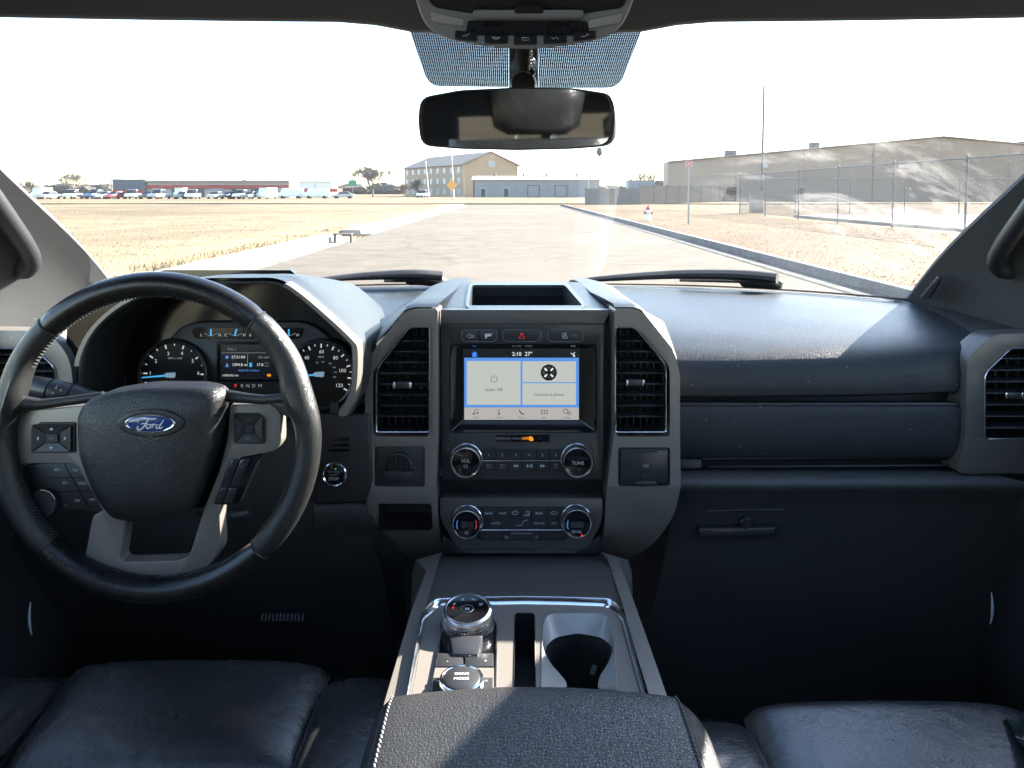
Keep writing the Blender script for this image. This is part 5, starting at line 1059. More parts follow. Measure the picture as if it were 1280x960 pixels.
for t, x in (('Audio', 594.5), ('Climate', 623.5), ('Phone', 652.3), ('Apps', 680.5), ('Settings', 709.6)): letter(t, x, 524.4, 2.2, DS, tsb, E_INK, dz=DB + .0012)
stroke([(592.6, 519.6), (592.6, 515.2), (597, 514.2), (597, 518.6)], .7, DS, DB + .0012, 'music_icon', E_INK, tsb)
for x, y in ((591.6, 519.8), (596, 518.8)): B().px(ell(x, y, 1.3, 1.0, n=10), DS, .0003, DB + .0012).out('music_icon', E_INK, tsb)
stroke([(623.5, 513.8), (623.5, 519)], .9, DS, DB + .0012, 'thermometer_icon', E_INK, tsb); B().px(ell(623.5, 520, 1.2, n=10), DS, .0003, DB + .0012).out('thermometer_icon', E_INK, tsb)
stroke([(649.5, 514.8), (650.3, 517.5), (652.6, 519.6), (655.4, 520.2)], 1.5, DS, DB + .0012, 'handset_icon', E_INK, tsb)
for i in range(3):
    for j in range(2): T_(676.6 + i * 3.4, 515 + j * 3.2, 678.3 + i * 3.4, 516.7 + j * 3.2, E_INK, 'apps_icon', .0012)
for x, y, r in ((708, 516.5, 2.8), (712.5, 519, 1.8)): stroke([(x + r * math.cos(a) * (1 + .12 * math.cos(8 * a)), y + r * math.sin(a) * (1 + .12 * math.cos(8 * a))) for a in np.linspace(0, 2 * math.pi, 33)], .7, DS, DB + .0012, 'gear_icon', E_INK, tsb)
# airbag lamp strip
b = B(); b.px(fillet(rect(619.5, 543.5, 687, 552.5), 2, 2), DS, .003, .0008); b.bevel(.0004, 1); al = b.out('airbag_lamp', GLOSS, cs)
letter('PASSENGER AIRBAG', 636.5, 548, 2.6, DS, al, INKDIM, dz=.0012); letter('OFF', 656.5, 548, 3.4, DS, al, E_AMBER, dz=.0012, bold=.02)
B().px(fillet([(661, 545.3), (665, 545.3), (667, 548.5), (666.5, 551), (662.5, 551), (660.5, 549)], .8, 2), DS, .0003, .0012).out('airbag_icon', E_AMBER, al); letter('ON', 674, 548, 2.6, DS, al, mat('unlit_print', (.06, .06, .06), .5), dz=.0012)
# knobs
def knob(cx, cy_, r, d, parent, dz0, name, lab=None):
    s = d / FPX; m = LEAN(cx, cy_, d, dz0)
    kb = B().lathe([(r * 1.12 * s, 0), (r * 1.08 * s, .003), (r * 1.02 * s, .004), (r * 1.0 * s, .015), (r * .985 * s, .0185), (r * .95 * s, .0195), (r * .91 * s, .0195), (r * .87 * s, .018)], m, 48, cap=False).out(name, CHROME, parent, smooth=40)
    B().lathe([(r * .872 * s, .0181), (r * .84 * s, .0178), (0, .0178)], m, 48, cap=False).out('knob_face', GLOSS, kb)
    B().lathe([(r * 1.02 * s, .0042), (r * 1.005 * s, .012)], m, 48, cap=False).out('knob_skirt', BLACK, kb)
    return kb
k1 = knob(583, 574, 19, DS, cs, 0, 'volume_knob'); k2 = knob(721, 574, 19, DS, cs, 0, 'tune_knob')
KZ = .0186
letter('VOL', 583, 572, 4.2, DS, k1, INK, dz=KZ); stroke([(583 + 2 * math.cos(a), 578 + 2 * math.sin(a)) for a in np.linspace(-1.0, 4.14, 12)], .6, DS, KZ, 'power_icon', INK, k1); letter('TUNE', 721, 574.5, 4.2, DS, k2, INK, dz=KZ)
b = B(); b.px(fillet([(600, 561), (705, 561), (703, 588), (602, 588)], 3, 2), DS, .004, .0008); b.bevel(.0005, 1); b.out('preset_bank', BLACK, cs)
for i in range(6):
    for j in range(2):
        x0 = 603 + i * 16.8; y0 = 562.3 + j * 13.4
        b = B(); b.px(fillet(rect(x0, y0, x0 + 16.2, y0 + 11.6), .8, 1), DS, .004, .0026); b.bevel(.0005, 1); bt = b.out('preset_button', SATIN, cs)
        if j == 0: letter(str(i + 1), x0 + 8, y0 + 6, 3.3, DS, bt, INK, dz=.003)
        elif i in (2, 4):
            for q in (0, 1): B().px([(x0 + 5 + q * 3, y0 + 4), (x0 + 5 + q * 3, y0 + 8), (x0 + 8 + q * 3, y0 + 6)] if i == 4 else [(x0 + 8 + q * 3, y0 + 4), (x0 + 8 + q * 3, y0 + 8), (x0 + 5 + q * 3, y0 + 6)], DS, .0003, .003).out('skip_icon', INK, bt)
        elif i == 3:
            B().px([(x0 + 5, y0 + 4), (x0 + 8, y0 + 6), (x0 + 5, y0 + 8)], DS, .0003, .003).out('play_icon', INK, bt)
            for q in (9, 10.8): B().px(rect(x0 + q, y0 + 4, x0 + q + 1, y0 + 8), DS, .0003, .003).out('pause_icon', INK, bt)
        else: stroke([(x0 + 5.5, y0 + 4.2), (x0 + 10.5, y0 + 4.2), (x0 + 10.5, y0 + 8), (x0 + 5.5, y0 + 8), (x0 + 5.5, y0 + 4.2), (x0 + 9, y0 + 6.5)], .6, DS, .003, 'icon', INKDIM, bt)
stroke([(602, 575.1), (703, 575.1)], 1.0, DS, .0034, 'silver_divider', CHROME, cs)
# ---- climate panel
clm = fillet([(550, 622), (753, 622), (753, 650), (733, 685.5), (573, 685.5), (550, 647)], [2, 2, 10, 6, 6, 10], 3)
b = B(); b.px(clm, DS, .03, .004); b.bevel(.002, 2); b.out('climate_panel', TAUPED, cs)
b = B(); b.px(fillet([(590, 632), (713, 632), (716, 662), (706, 674), (600, 674), (588, 662)], 3, 2), DS, .004, .0052); b.bevel(.0006, 1); b.out('climate_bank', BLACK, cs)
k3 = knob(584.3, 649, 18.3, DS, cs, .004, 'temperature_knob'); k4 = knob(719.8, 648, 18.3, DS, cs, .004, 'temperature_knob'); KZ = .0226
EBL = emit('cold_blue', (.05, .22, .6))
for kk, cx in ((k3, 584.3), (k4, 719.8)):
    stroke([(cx + 12 * math.cos(a), 649 + 12 * math.sin(a)) for a in np.linspace(R(155), R(205), 8)], 1.0, DS, KZ, 'cold_arc', EBL, kk)
    if kk is k3: stroke([(cx + 12 * math.cos(a), 649 + 12 * math.sin(a)) for a in np.linspace(R(-25), R(25), 8)], 1.0, DS, KZ, 'warm_arc', emit('warm_red', (.5, .05, .06)), kk)
    B().px(rect(cx - 7, 645, cx + 8, 652.5), DS, .0003, KZ).out('temperature_display', mat('lcd_grey', (.05, .052, .055), .3), kk)
letter('DUAL', 719.5, 657.5, 3.2, DS, k4, INK, dz=KZ); B().px([(724, 663), (726, 660), (727.5, 663)], DS, .0003, KZ).out('red_mark', E_RED, k4)
stroke([(584 + 1.7 * math.cos(a), 659 + 1.7 * math.sin(a)) for a in np.linspace(0, 6.28, 10)], .6, DS, KZ, 'power_icon', INK, k3)
row1 = [(603, 619, 'REAR'), (619.6, 637, 'MAX'), (637.6, 650.5, '@'), (651, 664, '>'), (664.6, 683, 'REAR'), (683.6, 701, '@')]
row2 = [(603, 637, 'AUTO'), (637.6, 664, '<'), (664.6, 683, 'MAX A/C'), (683.6, 701, 'A/C')]
for y0, y1, rw in ((634, 645.5, row1), (646.3, 658, row2)):
    for x0, x1, t in rw:
        b = B(); b.px(rect(x0, y0, x1, y1), DS, .003, .0066); b.bevel(.0005, 1); bt = b.out('climate_button', SATIN, cs)
        cx, cy2 = (x0 + x1) / 2, (y0 + y1) / 2
        if t == '@': stroke([(cx - 4, cy2 - 1), (cx - 2, cy2 - 2.2), (cx + 2, cy2 - 2.2), (cx + 4, cy2 - 1), (cx + 3, cy2 + 1), (cx - 3, cy2 + 1), (cx - 4, cy2 - 1)], .6, DS, .007, 'icon', INK, bt)
        elif t == '>': stroke([(cx + 2 + 2 * math.cos(a), cy2 - 1 + 2 * math.sin(a)) for a in np.linspace(0, 6.28, 10)] + [(cx + 4, cy2 + 3), (cx - 4, cy2 + 2)], .6, DS, .007, 'icon', INK, bt)
        elif t == '<': stroke([(cx - 5, cy2 + 3), (cx + 1, cy2 + 2), (cx + 4, cy2 - 3), (cx + 9, cy2 - 4.5)], .6, DS, .007, 'icon', INK, bt)
        else: letter(t, cx, cy2, 2.9 if len(t) < 6 else 2.4, DS, bt, INK, dz=.007)
stroke([(600, 660.6), (704, 660.6)], 2.0, DS, .0066, 'silver_bar', CHROME, cs)
for x0, x1, q in ((598, 627, 0), (628, 676, 1), (677, 706, 0)):
    b = B(); b.px(fillet([(x0 + (3 if x0 < 600 else 0) * 0, 663), (x1, 663), (x1 - (6 if x0 > 670 else 0), 673), (x0 + (6 if x0 < 600 else 0), 673)], .6, 1), DS, .003, .0066); b.bevel(.0005, 1); bt = b.out('fan_button', SATIN, cs)
    if q:
        for k in range(7): B().px(rect(639 + k * 4, 664, 641.4 + k * 4, 665.4), DS, .0003, .007).out('fan_level', INKDIM, bt)
        for cx in (633, 671): stroke([(cx + 2 * math.cos(a) * abs(math.cos(1.5 * a)) * 1.2, 669.5 + 2 * math.sin(a) * abs(math.cos(1.5 * a)) * 1.2) for a in np.linspace(0, 6.28, 28)], .5, DS, .007, 'fan_icon', INKDIM, bt)
# foot of the stack
b = B(); b.loops([[PD(x, 684 if abs(x - 652) < 90 else 670, DS, -.005) for x in np.linspace(553, 751, 12)], [PD(x, 692, DS, -.002) for x in np.linspace(553, 751, 12)], [PD(x, 700, DS, -.012) for x in np.linspace(556, 748, 12)], [PD(652 + (x - 652) * .93, 707 - ((x - 652) / 100) ** 2 * 6, DS, -.045) for x in np.linspace(556, 748, 12)]], close=False); b.out('stack_foot', BLACK, cs, smooth=60)
b = B(); b.prism([PD(548, 600, DS, -.02), PD(756, 600, DS, -.02), PD(756, 720, DS, -.06), PD(548, 720, DS, -.06)], FW * .05); b.out('stack_core', BLACK, cs)

# ================================================================== CENTER CONSOLE
ZC = .965
cc = thing('center_console', 'taupe center console with rotary shifter, cup holder and padded armrest', 'center console', (0, .7, .55))
def Z(px, py, dz=0.0): return PZ(px, py, ZC) + V((0, 0, dz))
def zprism(poly, name, m, dz, t, bev=.001, parent=cc, seg=2):
    b = B(); b.prism([Z(x, y, dz) for x, y in poly], (0, 0, -t)); b.bevel(bev, seg); return b.out(name, m, parent)
# side bodies
bodyL = [[PD(553, 690, 1.13), Z(549, 700), Z(534, 752), Z(519, 822), Z(508, 880), Z(498, 930)], [PD(520, 700, 1.13), Z(533, 712, -.002), Z(514, 762, -.002), Z(494, 830, -.002), Z(478, 884, -.002), Z(462, 935, -.002)]]
bodyL.append([p + V((-.006, 0, -.02)) for p in bodyL[1]]); bodyL.append([p + V((-.02, 0, -.40)) for p in bodyL[1]])
bodyR = [[PD(751, 690, 1.13), Z(760, 700), Z(777, 752), Z(797, 822), Z(815, 880), Z(830, 930)], [PD(785, 700, 1.13), Z(774, 700, -.002), Z(793, 752, -.002), Z(818, 822, -.002), Z(838, 880, -.002), Z(853, 930, -.002)]]
bodyR.append([p + V((.006, 0, -.02)) for p in bodyR[1]]); bodyR.append([p + V((.02, 0, -.40)) for p in bodyR[1]])
for bd in (bodyL, bodyR): B().loops(bd, close=False).out('side_panel', TAUPE, cc, smooth=40)
# floor of the console up to the foot of the stack
b = B(); b.loops([[Z(x, 757, -.004) for x in (526, 590, 655, 715, 784)], [Z(x, 735, -.004) for x in (533, 590, 655, 715, 778)], [Z(x, 712, .0) for x in (543, 592, 655, 712, 768)], [PD(x, 692, 1.165) for x in (550, 592, 655, 712, 760)]], close=False); b.out('front_tray', TAUPED, cc, smooth=60)
b = B(); b.px(fillet([(623, 741), (681, 741), (687, 750), (617, 750)], 3, 2), 1.08, .008, .0); b.bevel(.0015, 2); b.out('tray_latch', SATIN, cc)
stroke([(618, 749), (625, 741.5), (679, 741.5), (686, 749)], 1.4, 1.079, .001, 'latch_edge', CHROME, cc)
# chrome ring + plate with openings
ring_o = fillet([(498, 925), (526, 770), (542, 753.5), (600, 751.5), (655, 750.5), (710, 751.5), (766, 753.5), (781, 770), (822, 925)], [0, 8, 8, 0, 0, 0, 8, 8, 0], 4)
sc_in = lambda p: (654 + (p[0] - 654) * .952, 850 + (p[1] - 850) * .94)
ring_i = [sc_in(p) for p in ring_o]
b = B(); b.loops([[Z(*p, -.004) for p in ring_o], [Z(*p, .003) for p in ring_o], [Z(654 + (p[0] - 654) * .987, 850 + (p[1] - 850) * .984, .0075) for p in ring_o], [Z(654 + (p[0] - 654) * .97, 850 + (p[1] - 850) * .962, .0055) for p in ring_o], [Z(*p, .0005) for p in ring_i], [Z(*p, -.003) for p in ring_i]]); b.out('chrome_surround', CHROME, cc, smooth=50)
slot = fillet(rect(642.5, 767, 669, 905), [5, 5, 0, 0], 4); slot = fillet([(643, 767), (669, 767), (671, 905), (640, 905)], [5, 5, 0, 0], 4)
cup = fillet([(680, 768), (762, 768), (768, 800), (775, 905), (675, 905), (677, 800)], [14, 14, 6, 4, 4, 6], 4)
shb = fillet([(552, 790), (564, 772), (612, 772), (622, 783), (620, 905), (530, 905)], [6, 8, 8, 5, 0, 0], 4)
b = B(); b.plate(ring_i, [slot, cup, shb], lambda x, y: Z(x, y, .001), V((0, 0, -.02))); b.out('console_plate', TAUPE, cc, smooth=30)
# phone slot with ribs
b = B(); b.loops([[Z(*p, .001) for p in slot], [Z(*p, .002) for p in off_poly(slot, -1.0)], [Z(*p, -.05) for p in off_poly(slot, -1.6)]], cap1=True); sl = b.out('phone_slot', BLACK, cc, smooth=40)
for k in range(5):
    x = 647 + k * 4.3; b = B(); b.prism([Z(x, 772, -.045), Z(x + 1.6, 772, -.045), Z(x + 1.6, 905, -.045), Z(x, 905, -.045)], (0, 0, -.006)); b.out('rib', RUBBER, sl)
# cup holder: silver dish sloping into a keyhole-shaped well
N = 64
def polar(poly, c, n=N):
    out = []
    for k in range(n):
        a = 2 * math.pi * k / n; dx, dy = math.cos(a), math.sin(a); best = None
        for i in range(len(poly)):
            x1, y1 = poly[i][0] - c[0], poly[i][1] - c[1]; x2, y2 = poly[(i + 1) % len(poly)][0] - c[0], poly[(i + 1) % len(poly)][1] - c[1]
            den = dx * (y2 - y1) - dy * (x2 - x1)
            if abs(den) < 1e-9: continue
            t = (x1 * (y2 - y1) - y1 * (x2 - x1)) / den; u = (x1 * dy - y1 * dx) / den
            if t > 0 and -1e-6 <= u <= 1 + 1e-6 and (best is None or t > best): best = t
        out.append((c[0] + dx * (best or 1), c[1] + dy * (best or 1)))
    return out
cc0 = (723, 826)
key = fillet([(682, 792), (694, 781), (722, 776), (752, 781), (766, 793), (766, 806), (752, 824), (747, 836), (749, 852), (776, 862), (772, 902), (680, 902), (690, 862), (709, 850), (709, 836), (697, 822), (681, 806)], [6] * 17, 3)
co, ci_ = polar(cup, cc0), polar(key, cc0)
b = B(); b.loops([[Z(*p, .001) for p in co], [Z(*p, .0025) for p in [(cc0[0] + (x - cc0[0]) * .985, cc0[1] + (y - cc0[1]) * .985) for x, y in co]], [Z(*p, -.012) for p in [(a[0] * .25 + c[0] * .75, a[1] * .25 + c[1] * .75) for a, c in zip(co, ci_)]], [Z(*p, -.016) for p in ci_]]); ch = b.out('cup_holder', mat('silver_plastic', (.36, .35, .335), .38, metal=.3), cc, smooth=45)
b = B(); b.loops([[Z(*p, -.016) for p in ci_], [Z(*p, -.02) for p in ci_], [Z(cc0[0] + (x - cc0[0]) * .92, cc0[1] + (y - cc0[1]) * .92, -.085) for x, y in ci_]], cap1=True); b.out('well', RUBBER, ch, smooth=40)
b = B(); b.prism([Z(741, 800, -.03), Z(747, 802, -.03), Z(743, 813, -.03), Z(737, 811, -.03)], (0, 0, -.004)); b.out('grip_tab', SATIN, ch)
# shifter bed
def bed(p, dz): return Z(p[0], p[1], dz)
b = B(); b.loops([[bed(p, .001) for p in shb], [bed(p, .004) for p in shb], [bed(p, .004) for p in off_poly(shb, -1.3)], [bed(p, .001) for p in off_poly(shb, -1.8)]]); b.out('shifter_frame', CHROME, cc, smooth=40)
b = B(); b.prism([bed(p, .002) for p in off_poly(shb, -1.6)], (0, 0, -.02)); b.out('shifter_bed', GLOSS, cc)
b = B(); b.prism([bed(p, .004) for p in ((543, 839), (617.5, 839), (617.5, 905), (533, 905))], (0, 0, -.01)); b.out('bed_plate', TAUPE, cc)
kc = Z(584.5, 783, .0); tl_ = Matrix.Translation(kc) @ Matrix.Rotation(R(8), 4, 'X')
sk = B().lathe([(.034, 0), (.0335, .004), (.0300, .007), (.0300, .009)], tl_, 48, cap=False).out('shifter_base', SATIN, cc, smooth=40)
kn = B().lathe([(.0295, .003), (.0305, .006), (.0305, .0205), (.0300, .023), (.0288, .025), (.0268, .0257), (.0255, .025)], tl_, 72, cap=False).out('shifter_dial', SILVER, cc, smooth=40)
for k in range(60):
    a = 2 * math.pi * k / 60
    for j in range(3):
        p_ = tl_ @ V((.0306 * math.cos(a + j * .052), .0306 * math.sin(a + j * .052), .0085 + j * .0045)); b = None
bk = B()
for k in range(56):
    for j in range(3):
        a = 2 * math.pi * (k + .5 * (j % 2)) / 56; c0 = V((.0304 * math.cos(a), .0304 * math.sin(a), .0085 + j * .0045)); t_ = V((-math.sin(a), math.cos(a), 0)); n_ = V((math.cos(a), math.sin(a), 0)); z_ = V((0, 0, 1))
        P = [tl_ @ (c0 + t_ * .0016), tl_ @ (c0 + z_ * .0024), tl_ @ (c0 - t_ * .0016), tl_ @ (c0 - z_ * .0024)]; ap_ = tl_ @ (c0 + n_ * .0011); vv = [bk.bm.verts.new(q) for q in P] + [bk.bm.verts.new(ap_)]
        for i in range(4): bk.bm.faces.new((vv[i], vv[(i + 1) % 4], vv[4]))
bk.out('knurling', SILVER, kn, smooth=0)
fc = B().lathe([(.0256, .0251), (.0245, .0247), (0, .0247)], tl_, 48, cap=False).out('dial_face', GLOSS, kn)
for t, x, y, h in (('P', -.0165, .0075, .0042), ('R', -.0065, .0165, .0042), ('N', .0065, .0165, .0042), ('D', .0165, .0075, .0042), ('M', 0, -.001, .005)):
    letter(t, 0, 0, h, 1, kn, INK, mtx=tl_ @ Matrix.Translation((x, y, .0251)), bold=.01)
B().lathe([(.0016, .0248), (.0016, .0253), (0, .0253)], tl_ @ Matrix.Translation((-.0175, .0015, 0)), 10).out('selected_mark', E_RED, kn)
stro = B(); stro.tube([tl_ @ V((.0075 * math.cos(a), .0068 * math.sin(a), .0249)) for a in np.linspace(0, 2 * math.pi, 25)[:-1]], .0003, n=5, closed=True); stro.out('centre_ring', INKDIM, kn)
b = B(); b.prism([Z(562, 806, .012), Z(604, 806, .012), Z(598, 825, .006), Z(566, 825, .006)], (0, 0, -.012)); b.bevel(.002, 2); b.out('park_button', SATIN, cc)
for x0, x1, t in ((544, 579, '-'), (581, 617, '+')):
    b = B(); b.prism([Z(x0 + (2 if x0 < 560 else 0), 820, .004), Z(x1, 820, .004), Z(x1, 837, .004), Z(x0, 837, .004)], (0, 0, -.01)); b.bevel(.0015, 2); bt = b.out('shift_button', SATIN, cc)
    letter(t, 0, 0, .005, 1, bt, INK, mtx=Matrix.Translation(Z((x0 + x1) / 2 + (8 if t == '+' else -2), 831, .0046)))
mk = Matrix.Translation(Z(577, 862, .004))
B().lathe([(.0245, 0), (.0245, .006), (.0235, .009), (.0215, .0095), (.0205, .008)], mk, 48, cap=False).out('mode_ring', CHROME, cc, smooth=40); md_ = B().lathe([(.0205, .002), (.0203, .009), (.019, .010), (0, .010)], mk, 40, cap=False).out('mode_dial', SATIN, cc, smooth=40)
letter('DRIVE', 0, 0, .0042, 1, md_, INK, mtx=mk @ Matrix.Translation((0, .005, .0104)), bold=.01); letter('MODE', 0, 0, .0042, 1, md_, INK, mtx=mk @ Matrix.Translation((0, -.003, .0104)), bold=.01)
for x0, x1 in ((540, 556), (600, 616)):
    b = B(); b.prism([Z(x0, 853, .006), Z(x1, 853, .006), Z(x1, 905, .006), Z(x0, 905, .006)], (0, 0, -.01)); b.bevel(.0012, 2); bt = b.out('mode_button', SATIN, cc)
    letter('4x4' if x0 < 560 else 'A', 0, 0, .003, 1, bt, INK, mtx=Matrix.Translation(Z((x0 + x1) / 2, 858, .0064)))
# armrest lid
X0, X1, YF, ZT = -.137, .146, .668, 1.054
def lid(xs2, prof): return [[V((x, y, z)) for y, z in prof] for x in xs2]
sec = []   # cross-sections over x
for x, dz, dy in ((X0 - .004, -.075, -.014), (X0 - .006, -.05, -.012), (X0 - .004, -.028, -.008), (X0 + .002, -.012, -.004), (X0 + .010, -.0045, -.001), (X0 + .020, 0, 0), (-.055, .004, .004), (0, .005, .005), (.055, .004, .004), (X1 - .022, 0, 0), (X1 - .010, -.006, -.001), (X1 + .004, -.018, -.004), (X1 + .012, -.034, -.008), (X1 + .014, -.055, -.012), (X1 + .010, -.08, -.014)):
    sec.append([V((x, y + dy, z + dz)) for y, z in ((YF - .012, ZT - .062), (YF + .001, ZT - .045), (YF + .003, ZT - .026), (YF - .006, ZT - .010), (YF - .026, ZT - .001), (YF - .07, ZT + .001), (YF - .2, ZT - .001), (YF - .36, ZT - .004), (YF - .44, ZT - .02), (YF - .45, ZT - .06))])
P = catmull(np.array([[tuple(p) for p in r] for r in sec]), 60); P = np.array([catmull(r, 40) for r in P]); b = B(); b.loops([[V(p) for p in r] for r in P], close=False)
ar_lid = b.out('armrest_lid', LEATHA, cc, smooth=75)
b = B(); b.box(((X0 + X1) / 2, YF - .22, .86), (X1 - X0 - .02, .40, .22)).bevel(.01); b.out('armrest_base', BLACK, cc)
from mathutils.bvhtree import BVHTree as _B
dgm = _B.FromPolygons([v.co for v in ar_lid.data.vertices], [p.vertices[:] for p in ar_lid.data.polygons])
def on_lid(x, y): h = dgm.ray_cast(V((x, y, 1.3)), V((0, 0, -1))); return h[0] if h[0] is not None else V((x, y, ZT))
for xx, m_ in ((X0 + .013, STITCH), (X1 - .016, STITCHD)):
    ys2 = np.arange(YF - .012, YF - .40, -.0052)
    for k, y in enumerate(ys2):
        b = B(); q0, q1 = on_lid(xx, y), on_lid(xx + .0012, y - .0040); b.tube([q0 + V((0, 0, .0003)), (q0 + q1) / 2 + V((0, 0, .0011)), q1 + V((0, 0, .0003))], .0010, n=5); b.out('stitch', m_, ar_lid)
    for off in (.0055,):
        sgn = -1 if xx < 0 else 1
        b = B(); b.tube([on_lid(xx + sgn * off, y) - V((0, 0, .0006)) for y in np.arange(YF - .008, YF - .40, -.02)], .0012, n=6); b.out('piping', BLACK, ar_lid)
# ================================================================== STEERING WHEEL
DW = .90; WS = DW / FPX
sw = thing('steering_wheel', 'black leather steering wheel with taupe spokes and oval badge', 'steering wheel', PD(200, 748, DW))
WC = (200.0, 543.0); WR = 189.0
def wp(a, r, dz=0.0): return PD(WC[0] + r * math.cos(a), WC[1] - r * math.sin(a), DW, dz)
def rim(a0, a1, name, m, base=15.2):
    n = max(10, int(abs(a1 - a0) / 3)); L = []
    for k in range(n + 1):
        d = a0 + (a1 - a0) * k / n; a = R(d); dd = (d + 180) % 360 - 180
        sw1 = math.exp(-((dd - 17) / 9.5) ** 2) + math.exp(-((abs(dd) - 163) / 9.5) ** 2 if dd > 0 else -99)     # thumb rests
        low = math.exp(-((dd + 90) / 40) ** 2)
        rr = base * (1 + .16 * sw1) ; tap = min(1, min(k, n - k) / 1.0); tap = .93 + .07 * tap
        cen = WR - 5.5 * sw1; row = []
        for j in range(20):
            t = 2 * math.pi * j / 20
            rad = cen + rr * tap * math.cos(t) * (1.0 + .05 * low); h = rr * tap * math.sin(t) * 1.12
            row.append(wp(a, rad, .010 + h * WS + .012 * sw1 * (math.cos(t) < 0) * .5))
        L.append(row)
    return B().loops(L, cap0=True, cap1=True).out(name, m, sw, smooth=60)
rim(49.4, 133.6, 'upper_rim', GRIPS); rim(-46.4, 48.6, 'grip', GRIP, 15.4); rim(134.4, 224.6, 'grip', GRIP, 15.4); rim(225.4, 312.8, 'lower_rim', GRIPS, 15.6)
for d in (49, 134, 225, 313.2):
    a = R(d); B().tube([wp(a, WR + 14.6 * math.cos(t), .010 + 14.6 * 1.12 * math.sin(t) * WS) for t in np.linspace(0, 2 * math.pi, 25)[:-1]], .0011, n=6, closed=True).out('rim_seam', BLACK, sw)
# stitches along the inside of the rim
for a0, a1 in ((22, 158), (196, 224), (-42, -22)):
    for k, d in enumerate(np.arange(a0, a1, 1.5)):
        a = R(d); q0, q1 = wp(a, WR - 15.0, .0100 + .006), wp(a + R(.9), WR - 15.6, .0100 - .002)
        B().tube([q0, (q0 + q1) / 2 + (wp(a, WR - 17) - wp(a, WR - 15)) * .35, q1], .0010, n=5).out('stitch', STITCHD, sw)
# spoke trim: one piece round the hub and down to the lower rim
tr = [(8, 536), (17, 524), (38, 512), (112, 505), (122, 560), (136, 612), (160, 644), (152, 697), (158, 701), (226, 699), (238, 694), (256, 636), (276, 585), (286, 545), (289, 505), (338, 503), (352, 514), (353, 553), (345, 563), (302, 571), (286, 600), (276, 640), (278, 684), (261, 709), (226, 723), (198, 727), (165, 726), (124, 716), (107, 702), (109, 690), (118, 643), (131, 638), (97, 579), (30, 578), (10, 583)]
fr = fillet(tr, [6, 4, 4, 2, 3, 6, 6, 5, 3, 5, 6, 4, 4, 4, 3, 5, 6, 6, 5, 6, 6, 6, 6, 8, 8, 6, 6, 8, 8, 4, 4, 4, 6, 5, 6], 3)
b = B(); b.px(fr, DW, .022, .004); b.bevel(.0042, 3, 40); b.out('spoke_trim', TAUPE, sw, smooth=50)
b = B(); b.px(fillet([(20, 520), (100, 508), (300, 505), (372, 520), (376, 580), (330, 640), (265, 690), (140, 690), (60, 640), (16, 590)], 20, 4), DW, .02, -.02); 
b.bm.free()
# rear shroud of the hub (column side)
b = B(); b.pillow(fillet([(112, 500), (290, 500), (292, 570), (256, 640), (140, 640), (110, 570)], 18, 4), DW, [(1.0, -.012), (.95, -.06), (.8, -.09), (.5, -.10)]); b.out('rear_cover', BLACK, sw)
# leather bridges from rim to hub over the spokes
for pts in ([(34, 500, .013), (56, 503, .010), (85, 500, .008), (132, 494, .004)], [(268, 492, .004), (312, 496, .008), (334, 497, .011), (360, 494, .013)]):
    B().tube([PD(x, y, DW, z) for x, y, z in pts], [.0085, .0062, .0056, .0056], n=12).out('spoke_bridge', GRIP, sw)
# flared webs where grip meets spoke
for s, pts in ((-1, [(14, 500), (34, 499), (52, 505), (36, 514), (14, 528)]), (1, [(388, 500), (366, 496), (340, 499), (356, 516), (384, 530)])):
    b = B(); b.pillow(fillet(pts, 6, 3), DW, [(1.15, -.01), (1.1, .006), (.9, .0125), (.5, .014)]); b.out('grip_web', GRIP, sw)
# hub
hub = fillet([(110.5, 512), (120, 496), (150, 483.5), (197, 476), (262, 476.5), (281, 481), (288, 489), (285, 512), (277, 554), (262, 597), (246, 634), (226, 641), (175, 644.5), (153, 640), (132, 612), (113, 562)], [8, 10, 12, 12, 10, 6, 6, 10, 14, 14, 12, 12, 14, 12, 14, 14], 4)
b = B(); b.pillow(hub, DW, [(1.0, .0), (1.0, .016), (.985, .024), (.955, .0295), (.90, .0335), (.80, .0375), (.6, .0415), (.35, .0435), (.1, .044)], c=(197, 555)); b.out('airbag_cover', HUB, sw, smooth=70)
letter('AIRBAG', 197, 590, 4.0, DW - .043, sw, EMBOSS, dz=-.0015, bold=.0)
# badge
EM = (188.5, 529.0); DE = DW - .0432
def em(px, py, dz): 
    k = DE / DW
    return PD(px, py, DE, dz)
bd = B(); bd.pillow(ell(EM[0], EM[1], 41, 17.5, 48), DE, [(1, -.006), (1, .0004), (.97, .0010), (.80, .0006)]); bd.out('badge_recess', BLACK, sw, smooth=60)
bd = B(); bd.pillow(ell(EM[0], EM[1], 31.5, 11.6, 56), DE, [(1, -.002), (1, .0018), (.985, .0026), (.955, .0028), (.93, .0022)]); bg = bd.out('badge', CHROME, sw, smooth=60)
bd = B(); bd.pillow(ell(EM[0], EM[1], 29.6, 10.2, 56), DE, [(1, .0020), (.9, .0025), (.5, .003), (.1, .0031)]); bd.out('badge_field', BLUE, bg, smooth=60)
def script(pts, w, closed=False):
    P = catmull(np.array([(EM[0] + (x - 670) / 3.556, EM[1] + (y - 210) / 3.556) for x, y in pts], float), len(pts) * 6)
    B().tube([em(x, y, .0032) for x, y in P], [w * WS * (.55 + .45 * abs(math.sin(math.pi * i / (len(P) - 1))) ** .5 + .02) for i in range(len(P))], n=6, flat=1.0).out('badge_script', WHITE, bg)
script([(622, 205), (618, 196), (628, 188), (648, 185), (668, 189), (690, 188), (700, 183)], .75)          # F top swash
script([(668, 189), (658, 202), (648, 218), (636, 232), (622, 235), (615, 227), (622, 220)], .85)          # F stem
